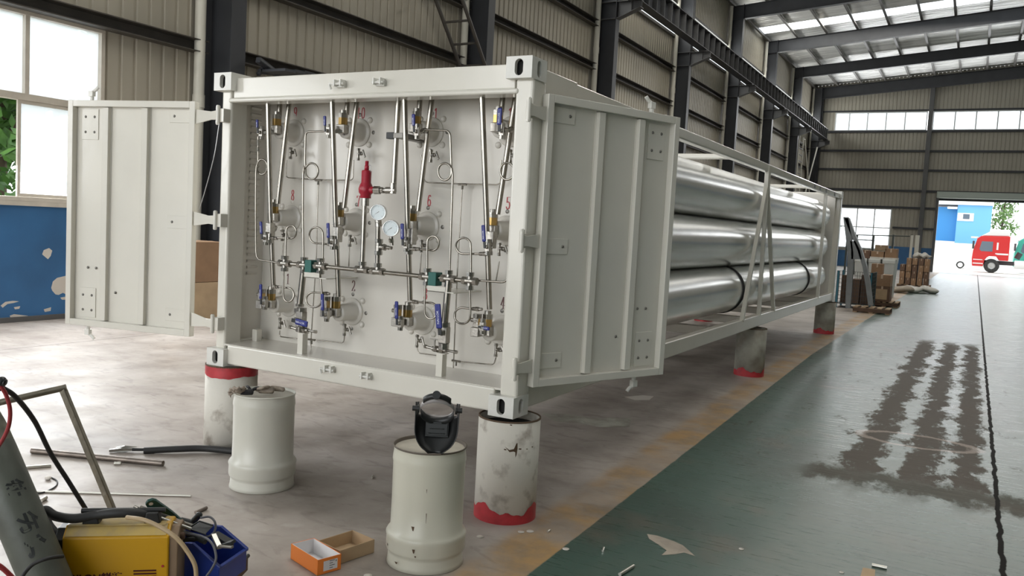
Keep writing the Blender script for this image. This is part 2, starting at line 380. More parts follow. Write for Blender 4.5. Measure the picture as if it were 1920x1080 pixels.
def text_verts(s, size, shear=0.0, bold=0.0):
    c = bpy.data.curves.new('t', 'FONT'); c.body = s; c.size = size; c.shear = shear; c.offset = bold; c.align_x = 'CENTER'; c.align_y = 'CENTER'
    o = bpy.data.objects.new('t', c); COL.objects.link(o); bpy.context.view_layer.update()
    me = o.evaluated_get(bpy.context.evaluated_depsgraph_get()).to_mesh()
    v = [tuple(p.co) for p in me.vertices]; f = [tuple(p.vertices) for p in me.polygons]
    bpy.data.objects.remove(o); bpy.data.curves.remove(c); return v, f
def copy_tree(o, parent=None):
    c = o.copy(); COL.objects.link(c)
    if parent is not None: c.parent = parent
    for ch in list(o.children): copy_tree(ch, c)
    return c

# ================================================================== THE HALL
XL, YB, YF, XR = -9.0, 60.0, -14.0, 21.0
def roof_z(x): return 12.75+0.085*(x-XL) if x <= 6 else 12.75+0.085*15-0.085*(x-6)
COLY = [5.6+7.7*k for k in range(-2, 8)]

fl = MB(); fl.add([(XL-.3, YF, 0), (XR, YF, 0), (XR, YB+.15, 0), (XL-.3, YB+.15, 0)], [(0, 1, 2, 3)])
fl.add([(XL-.3, YF, -.2), (XR, YF, -.2), (XR, YB+.15, -.2), (XL-.3, YB+.15, -.2)], [(3, 2, 1, 0)])
o = fl.build('floor', 'painted_floor', origin=(0, 0, 0)); struct(o)
g = MB(); g.bx(-60, 80, YB+.16, 170, -.25, -.02); o = g.build('floor_outside', 'render_white'); struct(o)
g = MB(); g.bx(-60, XL-.32, -40, YB+.16, -.4, -.05); o = g.build('floor_yard', 'render_white'); struct(o)

def corr(mb, rects, pos, pitch=0.24, dep=0.028, axis='Y', sgn=1):
    "ribbed sheet: rects (u0,u1,z0,z1) on the plane X=pos (axis Y) or Y=pos (axis X)"
    for u0, u1, z0, z1 in rects:
        us = []; k = math.floor(u0/pitch); u = k*pitch
        while u < u1+pitch:
            for du, h in ((0, 0), (0.17*pitch/0.24, 0), (0.185*pitch/0.24, 1), (0.225*pitch/0.24, 1)):
                q = u+du
                if u0 < q < u1: us.append((q, h))
            u += pitch
        us = [(u0, 0)]+us+[(u1, 0)]
        v = []
        for q, h in us:
            for z in (z0, z1):
                zz = z if not callable(z) else z(q)
                v.append((pos-sgn*h*dep, q, zz) if axis == 'Y' else (q, pos+sgn*h*dep, zz))
        mb.add(v, [(2*i, 2*i+2, 2*i+3, 2*i+1) for i in range(len(us)-1)])

# left wall: blue painted dado, ribbed sheet, windows, clerestory band
WIN = [(-0.4, 3.78), (-8.3, -3.2)]
mb = MB()
segs = [(YF, -8.3), (-3.2, -0.4), (3.78, YB)]
corr(mb, [(a, b, 1.6, 4.12) for a, b in segs]+[(YF, YB, 4.12, 9.5), (YF, YB, 10.66, 12.9)], XL)
o = mb.build('wall_left', 'wall_sheet', origin=(0, 0, 0)); struct(o); WL = o
mb = MB(); mb.bx(XL-.24, XL, YF, YB, 0, 1.56); o = mb.build('dado', 'dado_blue', WL)
mb = MB(); mb.bx(XL-.26, XL+.03, YF, YB, 1.56, 1.62); o = mb.build('ledge', 'window_alu', WL)
mb = MB(); mb.bx(XL, XL+.03, YF, YB, 0, .07); o = mb.build('skirting', 'steel_grey', WL)
for pl in ([(79, 477), (82, 469), (92, 465), (98, 470), (95, 480), (90, 486), (85, 482)], [(96, 540), (99, 528), (107, 521), (124, 517), (132, 520), (132, 556), (118, 549), (110, 553), (104, 552), (98, 545)],
           [(1, 573), (10, 566), (24, 564), (36, 565), (26, 568), (14, 570), (5, 577)], [(18, 592), (26, 589), (52, 592), (54, 598), (38, 600), (22, 598)], [(82, 580), (96, 576), (95, 583), (84, 585)], [(26, 576), (38, 574), (36, 579), (28, 580)], [(113, 558), (124, 556), (124, 562), (116, 562)]):
    P_ = [at(a_, b_, 0, XL+.0015) for a_, b_ in pl]; MB().add(P_, [tuple(range(len(P_)))]).build('peeled_patch', 'disc_pale', WL)
for zg in (4.2, 5.45, 6.78, 8.12):                      # horizontal girts, one length per bay
    for a, b in zip(COLY[:-1], COLY[1:]):
        mb = MB(); x = XL+.03
        mb.prism([(x, 0, zg-.09), (x+.2, 0, zg-.09), (x+.2, 0, zg-.075), (x+.015, 0, zg-.075), (x+.015, 0, zg+.09), (x+.2, 0, zg+.09), (x+.2, 0, zg+.105), (x, 0, zg+.105)][::-1], (0, b-a-.3, 0)).xf(Matrix.Translation((0, a+.15, 0)))
        mb.build('girt', 'girt_brown', WL)
for zg in (9.42, 10.7):
    for a, b in zip(COLY[:-1], COLY[1:]):
        mb = MB(); mb.bx(XL+.03, XL+.14, a+.15, b-.15, zg-.05, zg+.05); mb.build('band_rail', 'purlin', WL)
for a, b in zip(COLY[:-1], COLY[1:]):
    mb = MB(); mb.bx(XL-.02, XL-.01, a, b, 9.5, 10.66); mb.build('light_band', 'pane_milky', WL)

def window_left(n, y0, y1, z0, z1, mulls, opened=None):
    fr = MB(); x0, x1 = XL-.09, XL+.03; t = .06
    fr.bx(x0, x1, y0, y1, z0, z0+t).bx(x0, x1, y0, y1, z1-t, z1).bx(x0, x1, y0, y0+t, z0+t, z1-t).bx(x0, x1, y1-t, y1, z0+t, z1-t)
    zm = z0+(z1-z0)*.55
    fr.bx(x0, x1, y0+t, y1-t, zm-.045, zm+.045)
    for m in mulls: fr.bx(x0+.01, x1-.01, m-.03, m+.03, zm+.045, z1-t)
    o = fr.build('window_%d' % n, 'window_alu', bevel=.004); struct(o)
    ys = [y0+t]+list(mulls)+[y1-t]
    for a, b in zip(ys[:-1], ys[1:]):
        MB().bx(XL-.05, XL-.045, a, b, zm+.045, z1-t).build('pane', 'pane_dusty', o)
    for i, (a, b) in enumerate(zip(ys[:-1], ys[1:])):
        if n == 1 and i == len(ys)-2: a2, b2, mt = a-.12, b, 'pane_dusty'
        elif n == 1 and i == len(ys)-3: a2, b2, mt = a, b-.25, 'pane_clear'
        else: a2, b2, mt = a, b, 'pane_dusty'
        if mt == 'pane_clear': continue                       # this sash stands open
        s = MB(); q = .045; xx0, xx1 = XL-.02, XL+.015
        s.bx(xx0, xx1, a2, b2, z0+t, z0+t+q).bx(xx0, xx1, a2, b2, zm-.045-q, zm-.045).bx(xx0, xx1, a2, a2+q, z0+t+q, zm-.045-q).bx(xx0, xx1, b2-q, b2, z0+t+q, zm-.045-q)
        so = s.build('sash', 'window_alu', o, bevel=.003)
        MB().bx(XL-.005, XL, a2+q, b2-q, z0+t+q, zm-.045-q).build('pane', mt, so)
    return o
window_left(1, -0.4, 3.78, 1.62, 4.12, [0.65, 1.65, 2.66])
window_left(2, -8.3, -3.2, 1.62, 4.12, [-7.2, -6.2, -5.2, -4.2])

# back wall
DX0, DX1, DZ = -0.42, 5.6, 4.95
mb = MB()
WX0, WX1 = -7.4, -3.12
rects = [(XL, WX0, 1.6, 9.6), (WX0, WX1, 4.2, 9.6), (WX1, DX0, 1.6, 9.6), (DX0, DX1, 5.45, 9.6), (DX1, XR, 1.6, 9.6), (WX0, WX1, 1.15, 1.32),
         (XL, -7.35, 9.6, 10.88), (12, XR, 9.6, 10.88), (XL, 6, 10.88, lambda x: roof_z(x)), (6, XR, 10.88, lambda x: roof_z(x))]
def corr_x(mb, rects, y, sgn):
    corr(mb, rects, y, axis='X', sgn=sgn)
corr_x(mb, rects, YB, 1)
o = mb.build('wall_back', 'wall_sheet_back', origin=(0, 0, 0)); struct(o); WB = o
MB().bx(XL, WX0, YB-.04, YB+.2, 0, 1.6).bx(WX0, WX1, YB-.04, YB+.2, 0, 1.15).bx(WX1, DX0, YB-.04, YB+.2, 0, 1.6).bx(DX1, XR, YB-.04, YB+.2, 0, 1.6).build('dado', 'dado_blue', WB)
for zg in (2.9, 4.3, 5.46, 6.87, 8.18, 9.52):
    for a, b in ((XL, -1.35), (-1.1, 6)):
        aa, bb = a, b
        if zg == 2.9: aa, bb = (-3.0, -1.35) if a == XL else (-1.1, DX0)
        if zg == 4.3 and a > XL: bb = DX0
        MB().bx(aa, bb, YB-.16, YB-.03, zg-.07, zg+.07).build('girt', 'steel_dark', WB)
MB().bx(XL, 6, YB-.12, YB-.02, 10.9, 11.0).build('girt', 'steel_dark', WB)
mb = MB(); mb.bx(XL, -8.2, YB-.45, YB-.03, 0, 12.5); mb.build('corner_post', 'steel_dark', WB)
# clerestory, lower window
def window_back(n, x0, x1, z0, z1, xs, zs, m='window_white', pane='pane_milky'):
    fr = MB(); y0, y1 = YB-.06, YB+.04; t = .07
    fr.bx(x0, x1, y0, y1, z0, z0+t).bx(x0, x1, y0, y1, z1-t, z1).bx(x0, x0+t, y0, y1, z0+t, z1-t).bx(x1-t, x1, y0, y1, z0+t, z1-t)
    for x in xs: fr.bx(x-.035, x+.035, y0+.01, y1-.01, z0+t, z1-t)
    for z in zs: fr.bx(x0+t, x1-t, y0+.012, y1-.012, z-.035, z+.035)
    o = fr.build('window_%d' % n, m); struct(o)
    X = [x0+t]+list(xs)+[x1-t]
    for a, b in zip(X[:-1], X[1:]): MB().bx(a, b, YB-.005, YB, z0+t, z1-t).build('pane', pane, o)
window_back(3, -7.35, -1.42, 9.58, 10.88, [-6.4, -5.2, -4.0, -2.8], [])
window_back(4, -1.1, 12, 9.58, 10.88, [.25+1.25*i for i in range(10)], [])
window_back(5, WX0, WX1, 1.32, 4.2, [-6.45, -5.35, -4.22], [2.85], pane='pane_dusty')
# doorway with roller shutter rolled up in its box
d = MB(); d.bx(DX0-.02, DX0+.16, YB-.14, YB+.16, 0, 5.45).bx(DX1-.16, DX1+.02, YB-.14, YB+.16, 0, 5.45)
o = d.build('door_1', 'steel_grey'); struct(o); D1 = o
b = MB().bx(DX0, DX1+.1, YB-.62, YB-.16, 5.02, 5.45).build('shutter_box', 'shutter', D1, bevel=.04)
MB().bx(DX0+.16, DX1-.16, YB-.1, YB-.04, 4.86, 5.45).build('shutter_slats', 'steel_dark', D1)

# roof sheet with silver foil insulation and translucent strips
STR = [(-12.4, -11.2), (2.3, 3.7), (22.3, 23.7), (41.7, 43.1)]
def roof_piece(mb, y0, y1):
    for xa, xb in ((XL-.3, 6), (6, XR)):
        n = 6
        for i in range(n):
            a, b_ = xa+(xb-xa)*i/n, xa+(xb-xa)*(i+1)/n
            mb.add([(a, y0, roof_z(a)), (b_, y0, roof_z(b_)), (b_, y1, roof_z(b_)), (a, y1, roof_z(a))], [(0, 1, 2, 3)])
mb = MB(); ys = [YF]
for a, b in STR: ys += [a, b]
ys.append(YB)
for i in range(0, len(ys), 2): roof_piece(mb, ys[i], ys[i+1])
o = mb.build('ceiling', 'foil', origin=(0, 0, 0)); struct(o); CE = o
for a, b in STR:
    mb = MB(); roof_piece(mb, a, b); mb.build('light_strip', 'pane_milky', CE)
for x in [-8.8+1.52*i for i in range(16)]:
    mb = MB(); z = roof_z(x)-.03
    mb.prism([(x-.04, YF, z-.22), (x+.08, YF, z-.22), (x+.08, YF, z-.19), (x-.015, YF, z-.19), (x-.015, YF, z), (x-.04, YF, z)], (0, YB-YF-.1, 0))
    mb.build('purlin', 'purlin', CE)
# remaining walls (behind the photographer and far right)
mb = MB(); corr(mb, [(YF, YB, 1.6, 10.5)], XR, pitch=.48, sgn=-1); o = mb.build('wall_right', 'wall_sheet', origin=(0, 0, 0)); struct(o)
MB().bx(XR, XR+.2, YF, YB, 0, 1.6).build('dado', 'dado_blue', o)
corr(mb := MB(), [(YF, YB, 10.5, 12.9)], XR, pitch=.48, sgn=-1); mb.build('upper_sheet', 'wall_sheet', o)
mb = MB(); corr(mb, [(XL, -9+.1, 0, 12.5), (5, XR, 0, lambda x: roof_z(x)), (XL, 5, 8.2, lambda x: roof_z(x))], YF, pitch=.48, axis='X', sgn=-1)
o = mb.build('wall_front', 'wall_sheet', origin=(0, 0, 0)); struct(o)

# steel columns, each with its crane corbel, and the rafters
colpos = ['beside the window at the left of the photo', 'behind the near top beam of the container', 'behind the near top right casting', 'at the second bay past the near castings',
          'at the third bay past the near castings', 'at the fourth bay past the near castings', 'second from the far gable', 'against the far gable in the corner']
for k, yc in enumerate(COLY):
    if yc > 59.4: yc = 59.3
    lab = colpos[k-2] if k >= 2 else ['furthest behind the camera', 'just behind the camera'][k]
    t = thing('steel_column', 'dark grey steel H column '+lab, 'column', (-8.55, yc, 0))
    x0, x1 = -8.9, -8.28; hw = .15
    mb = MB(); mb.bx(x0, x0+.02, yc-hw, yc+hw, 0, 12.6).bx(x1-.02, x1, yc-hw, yc+hw, 0, 12.6); mb.build('flange', 'steel_dark', t)
    MB().bx(x0+.02, x1-.02, yc-.008, yc+.008, 0, 12.5).build('web', 'steel_dark', t)
    mb = MB()
    mb.prism([(x1, yc-.008, 8.80), (-7.5, yc-.008, 8.80), (-7.5, yc-.008, 8.60), (x1, yc-.008, 8.29)], (0, .016, 0))
    mb.bx(x1, -7.5, yc-.14, yc+.14, 8.80, 8.82)
    mb.prism([(x1, yc-.14, 8.30), (-7.5, yc-.14, 8.61), (-7.5, yc-.14, 8.59), (x1, yc-.14, 8.28)], (0, .28, 0))
    mb.bx(-7.82, -7.8, yc-.14, yc+.14, 8.5, 8.80).bx(-7.95, -7.65, yc-.12, yc+.12, 8.82, 8.87)
    mb.bx(x0, x1, yc-.15, yc+.15, 8.80, 8.82).bx(x0, x1, yc-.15, yc+.15, 8.28, 8.30)
    mb.build('corbel', 'steel_grey', t)
    MB().bx(x0-.05, x1+.05, yc-.2, yc+.2, 0, .03).build('base_plate', 'steel_dark', t)
for k, yc in enumerate(COLY):
    if yc > 59.4: yc = 59.6
    mb = MB(); far = yc > 59
    zt = lambda x: roof_z(x)-.24
    for xa, xb in ((XL+.1, 6), (6, XR)):
        za, zb = zt(xa), zt(xb); dep = .62 if not far else .75
        mb.prism([(xa, yc-.006, za), (xb, yc-.006, zb), (xb, yc-.006, zb-dep), (xa, yc-.006, za-dep)], (0, .012, 0))
        for dz in (0, -dep): mb.prism([(xa, yc-.13, za+dz), (xb, yc-.13, zb+dz), (xb, yc-.13, zb+dz-.02), (xa, yc-.13, za+dz-.02)], (0, .26, 0))
    o = mb.build('roof_rafter', 'steel_dark')
    tag(o, ['dark steel I-beam rafter above the open front end', 'dark steel I-beam rafter high behind the photographer', 'dark steel I-beam rafter over the left window bay', 'dark steel I-beam rafter over the near end of the container',
            'dark steel I-beam rafter over the middle of the container', 'dark steel I-beam rafter past the far end of the container', 'topmost dark rafter visible at the upper right of the photo',
            'second dark rafter from the top at the upper right', 'third dark rafter down at the upper right, next to the gable', 'dark rafter running along the top of the far gable wall'][k], 'roof beam', 'roof rafters')

# crane runway girder
t = thing('crane_runway_girder', 'dark crane girder with closely spaced stiffeners along the left wall', 'girder', (-7.8, YF+1, 8.75))
mb = MB(); mb.bx(-7.98, -7.62, YF+1, 59.4, 8.87, 8.895).bx(-7.98, -7.62, YF+1, 59.4, 9.57, 9.595); mb.build('flange', 'steel_dark', t)
MB().bx(-7.806, -7.794, YF+1, 59.4, 8.895, 9.57).build('web', 'steel_dark', t)
MB().bx(-7.84, -7.76, YF+1, 59.4, 9.595, 9.66).build('rail', 'steel_dark', t)
y = 15.0; s0 = None
while y < 59.2:
    if s0 is None: s0 = MB().bx(-7.97, -7.63, y-.01, y+.01, 8.895, 9.57).build('stiffener', 'steel_grey', t)
    else:
        c = s0.copy(); COL.objects.link(c); c.location.y = y-15.0
    y += .77

# rain downpipes beside the columns
dpl = ['beside the column next to the left window', 'behind the near top beam of the container', 'rising beside the column above the near right casting', 'in the second bay past the castings, lit by the light band',
       'in the third bay past the castings', 'in the fourth bay past the castings', 'two columns before the far gable', 'in the corner next to the far gable']
for k, yc in enumerate(COLY[2:]):
    y = yc-.27; t = MB(); t.cyl((XL+.16, y, 0), (XL+.16, y, 12.5), .085, seg=16)
    o = t.build('downpipe', 'pvc_pipe'); tag(o, 'cream plastic rainwater downpipe '+dpl[k], 'pipe', 'downpipes along the left wall')
    for z in (3.35, 7.3, 11.0): MB().cyl((XL+.16, y, z-.1), (XL+.16, y, z+.1), .096, seg=16).build('socket', 'pvc_pipe', o)

# long straight stair ladder on the second bay of the left wall
def ladder(name, lab, a0, a1, b0, b1, n, m='girt_brown'):
    t = thing(name, lab, 'ladder', a0)
    for p, q in ((a0, a1), (b0, b1)):
        d = (Vector(q)-Vector(p)); mb = MB(); mb.tube([p, q], .045, seg=4); mb.build('stringer', m, t)
    for i in range(n):
        f = (i+.5)/n; p = Vector(a0).lerp(Vector(a1), f); q = Vector(b0).lerp(Vector(b1), f)
        MB().tube([p, q], .03, seg=4).build('rung', m, t)
P0, P1 = at(885, 150, 0, -8.45), at(700, -70, 0, -8.45); Q0, Q1 = at(930, 165, 0, -8.0), at(770, -50, 0, -8.0)
P0 = Vector((-8.62, 12.75, 5.05)); P1 = Vector((-8.62, 9.4, 8.75)); Q0 = Vector((-7.95, 12.75, 5.05)); Q1 = Vector((-7.95, 9.4, 8.75))
ladder('access_ladder', 'dark steel access stair slanting across the ribbed wall above the container', P0, P1, Q0, Q1, 9)
# platform bracket at the first column
t = thing('platform_bracket', 'dark steel bracket and tread frame beside the first column', 'bracket', (-8.2, 6.2, 4.0))
A = at(484, 112, 0, -8.1); B = at(520, 140, 0, -8.2); Cc = at(486, 134, 0, -8.2); Dd = at(560, 142, 0, -8.3)
for p, q, r in ((A, B, .06), (Cc, Dd, .05), (at(496, 124, 0, -8.2), at(484, 140, 0, -8.2), .04)): MB().tube([p, q], r, seg=4).build('brace', 'steel_dark', t)
for k in range(3):
    p = Cc.lerp(Dd, .15+.25*k); MB().bx(p.x-.05, p.x+.55, p.y-.12, p.y+.12, p.z-.02, p.z+.02).build('tread', 'steel_dark', t)
# ladder and cross bracing near the far end
t = thing('wall_ladder', 'grey caged wall ladder in the last bay before the gable', 'ladder', (-8.3, 52.6, 0))
for yy in (52.3, 53.7): MB().cyl((-8.3, yy, 0), (-8.3, yy, 8.4), .05, seg=8).build('stringer', 'pvc_pipe', t)
for i in range(20): MB().cyl((-8.3, 52.3, .4+.4*i), (-8.3, 53.7, .4+.4*i), .028, seg=6).build('rung', 'steel_dark', t)
for (ya, za), (yb, zb) in (((53.9, 8.3), (58.9, 3.2)), ((53.9, 3.2), (58.9, 8.3))): MB().tube([(-8.25, ya, za), (-8.25, yb, zb)], .06, seg=4).build('cross_brace', 'pvc_pipe', WL)
# gable post in the back wall
t = WB
mb = MB(); mb.bx(-1.36, -1.08, YB-.4, YB-.38, 0, 12.6).bx(-1.36, -1.08, YB-.06, YB-.04, 0, 12.6); mb.bx(-1.23, -1.21, YB-.38, YB-.06, 0, 12.6).build('gable_post', 'steel_grey', t)

# ================================================================== OUTSIDE
def foliage(mb, c, r, n, s, sq=1.0):
    for i in range(n):
        u = Vector((random.gauss(0, 1), random.gauss(0, 1), random.gauss(0, 1))).normalized()*r*(random.random()**.4)
        u.z *= sq; p = Vector(c)+u
        a = Vector((random.gauss(0, 1), random.gauss(0, 1), random.gauss(0, 1))).normalized(); b = a.orthogonal().normalized()
        q = s*random.uniform(.6, 1.3)
        mb.add([p-a*q, p-b*q*.45, p+a*q, p+b*q*.45], [(0, 1, 2, 3)])
def tree(lab, x, y, h, r, m, n=1500, s=.22, grp='trees outside the left windows'):
    t = thing('tree', lab, 'tree', (x, y, 0), grp)
    mb = MB(); mb.cyl((x, y, 0), (x+.1, y, h*.7), .16, .07, seg=8)
    for k in range(5):
        a = k*1.3; mb.cyl((x+.08, y, h*(.4+.05*k)), (x+math.cos(a)*r*.6, y+math.sin(a)*r*.6, h*(.6+.06*k)), .06, .02, seg=6)
    mb.build('trunk', 'bark', t)
    mb = MB()
    for k in range(9):
        a = k*2.4; foliage(mb, (x+math.cos(a)*r*.55, y+math.sin(a)*r*.55, h*(.42+.065*k)), r*.6, n//9, s)
    mb.build('foliage', m, t)
tree('leafy tree right outside the left edge of the window', -16.5, 6.6, 6.4, 1.6, 'leaf')
tree('pale tree behind the upper panes of the left window', -19.5, 11.0, 9.5, 2.2, 'leaf_pale', 900, .2)
tree('tree outside beyond the windows behind the camera', -18, -7.0, 6.5, 2.4, 'leaf')
mb = MB()
for k in range(8): foliage(mb, (-13.5+random.uniform(-.6, .6), -2+1.1*k, .6+.9*(k % 2)), 1.0, 420, .12)
tag(mb.build('shrub_hedge', 'leaf'), 'bright green shrubs outside the open lower pane at the left edge', 'shrub', kind='stuff')
mb = MB()
for k in range(6): foliage(mb, (-12.5+1.5*k, 72, 1.2+.5*(k % 2)), 1.4, 260, .2)
tag(mb.build('shrub_row', 'leaf_pale'), 'pale green shrubs seen through the window at the back', 'shrub', kind='stuff')

# blue building across the yard
t = thing('neighbour_building', 'bright blue building across the yard behind the red truck', 'building', (1.5, 96, 0))
YG = 94.0
def pxb(px, py, y=YG): return at(px, py, 1, y)
a = pxb(1700, 500); b = pxb(1800, 383)
xl = pxb(1720, 460).x; xm = pxb(1793, 420).x; xr = pxb(1858, 420).x; zt_ = pxb(1800, 384).z; zb_ = pxb(1780, 452).z
MB().bx(xl, xm, YG+.6, YG+8, zb_, zt_-.25).build('wall', 'building_blue', t)
MB().bx(xm, xr, YG, YG+8, zb_-.6, zt_).build('stair_tower', 'building_pale', t)
MB().bx(xl, xm, YG+.5, YG+8, 0, zb_).build('plinth', 'render_white', t)
MB().bx(xl, xr+.1, YG-.3, YG+8.2, zt_, zt_+.35).build('roof_edge', 'truck_white', t)
w0, w1 = pxb(1796, 399), pxb(1825, 415)
wo = MB().bx(w0.x, w1.x, YG-.06, YG+.02, w1.z, w0.z).build('window_frame', 'truck_white', t)
MB().bx(w0.x+.5, w0.x+1.1, YG-.08, YG-.05, w1.z+.2, w0.z-.1).build('pane', 'truck_glass', wo)
l0 = pxb(1787, 390)
MB().bx(l0.x-.5, l0.x+.4, YG-.4, YG+.5, l0.z-.1, l0.z+.1).build('flood_lamp', 'truck_white', t)
tag(MB().bx(pxb(1700, 460).x, pxb(2000, 460).x, 91.5, 91.7, 0, pxb(1800, 456, 91.5).z).build('yard_wall', 'render_white'), 'white boundary wall in front of the blue building', 'wall')
tree('slim tree behind the red cab, right of the blue building', pxb(1862, 420).x+1.0, 106, 10.2, 1.6, 'leaf_pale', 1200, .22, 'tree across the yard')

def truck(name, lab, x, y, m, full=True):
    "side view facing -X; cab about 2.4 m long"
    t = thing(name, lab, 'truck', (x, y, 0))
    w2 = 1.2; s = 1.0
    prof = [(-.02, .45), (-.08, 1.0), (-.05, 1.55), (.18, 2.55), (.42, 2.75), (2.35, 2.8), (2.35, .95), (1.75, .95), (1.55, 1.25), (1.0, 1.25), (.78, .95), (.72, .45)]
    MB().prism([(x+px_, y-w2, z) for px_, z in prof][::-1], (0, 2*w2, 0)).build('cab', m, t, bevel=.05)
    MB().prism([(x+px_, y-w2+.1, z) for px_, z in [(.45, 2.76), (1.2, 3.25), (2.3, 3.3), (2.3, 2.8)]][::-1], (0, 2*w2-.2, 0)).build('roof_fairing', 'truck_white' if full else m, t, bevel=.06)
    MB().prism([(x+px_, y-w2-.01, z) for px_, z in [(.38, 1.75), (.5, 2.35), (1.25, 2.35), (1.25, 1.6), (.5, 1.6)]][::-1], (0, .02, 0)).build('side_window', 'truck_glass', t)
    MB().prism([(x-.02, y-w2+.15, 1.62), (x+.2, y-w2+.15, 2.5), (x+.17, y-w2+.15, 2.5), (x-.05, y-w2+.15, 1.62)], (0, 2*w2-.3, 0)).build('windscreen', 'truck_glass', t)
    MB().bx(x-.25, x+.25, y-w2, y+w2, 2.58, 2.68).build('sun_visor', 'truck_white', t, bevel=.02)
    MB().bx(x-.12, x+.03, y-w2-.25, y-w2-.05, 1.75, 2.35).build('mirror', 'chassis', t, bevel=.02)
    MB().bx(x+1.5, x+1.62, y-w2-.03, y-w2, 1.75, 2.3).build('trim_panel', 'truck_white', t)
    MB().bx(x+.02, x+.7, y-w2-.02, y-w2, .62, .7).bx(x+.02, x+.7, y-w2-.02, y-w2, .92, .98).build('step', 'truck_white', t)
    MB().bx(x+1.45, x+2.3, y-w2-.02, y-w2, 1.38, 1.5).build('side_stripe', 'truck_white', t)
    MB().bx(x+.7, x+6.2, y-.45, y+.45, .62, .92).build('chassis_frame', 'chassis', t)
    MB().cyl((x+2.75, y-1.1, .72), (x+3.7, y-1.1, .72), .3, seg=16).build('fuel_tank', 'truck_white', t)
    MB().cyl((x+2.9, y-.3, 1.15), (x+3.1, y-.3, 1.6), .2, seg=12).build('coupling', 'chassis', t)
    for wx in (1.28, 4.4, 5.5):
        for sy in (-1, 1):
            wo = MB().lathe([(.3, -.14), (.5, -.15), (.52, -.1), (.52, .1), (.5, .15), (.3, .14)], (x+wx, y+sy*1.02, .52), (0, 1, 0), 28).build('wheel', 'tyre', t)
            MB().lathe([(.0, -.06), (.14, -.1), (.15, -.02), (.28, -.05), (.31, -.13)], (x+wx, y+sy*1.02, .52), (0, -sy*-1, 0) if sy < 0 else (0, -1, 0), 20).build('wheel_rim', 'truck_white', wo)
    MB().prism([(x+px_, y-w2-.05, z) for px_, z in [(.62, .95), (.82, 1.3), (1.05, 1.42), (1.5, 1.42), (1.75, 1.25), (1.75, 1.12), (1.45, 1.28), (1.1, 1.28), (.92, 1.15), (.78, .92)]][::-1], (0, .5, 0)).build('wheel_arch', m, t)
tx = at(1822, 505, 1, 69.0).x
truck('tractor_truck', 'red tractor truck parked outside the far doorway', tx, 70.2, 'truck_red')
truck('tractor_truck', 'green tractor truck cut by the right edge of the photo outside the doorway', at(1903, 480, 1, 74).x, 75.4, 'truck_green', False)
cx = at(1779, 500, 1, 78).x
t = thing('parked_car', 'white car parked behind the red truck, its wheel showing left of the cab', 'car', (cx, 79, 0))
MB().prism([(cx+a_, 78.2, z) for a_, z in [(0, .25), (0, .75), (.9, .85), (1.6, 1.35), (3.0, 1.38), (3.8, .9), (4.3, .85), (4.3, .25)]][::-1], (0, 1.6, 0)).build('body', 'truck_white', t, bevel=.05)
for wx in (.85, 3.4):
    for yy in (78.2, 79.8): MB().cyl((cx+wx, yy-.1, .31), (cx+wx, yy+.1, .31), .31, seg=20).use(1).cyl((cx+wx, yy-.11, .31), (cx+wx, yy+.11, .31), .2, seg=16).build('wheel', ['tyre', 'truck_white'], t)

# ================================================================== THE CONTAINER OF GAS TUBES
CZ, CW, CH, CL_ = 0.58, 2.438, 1.995, 12.192
ZT = CZ+CH
BY = 0.42                                            # bulkhead plane
box_ = thing('gas_tube_container', 'long white steel container frame holding twelve silver gas tubes, doors open', 'container', (-CW/2, CL_/2, CZ))
CT = box_

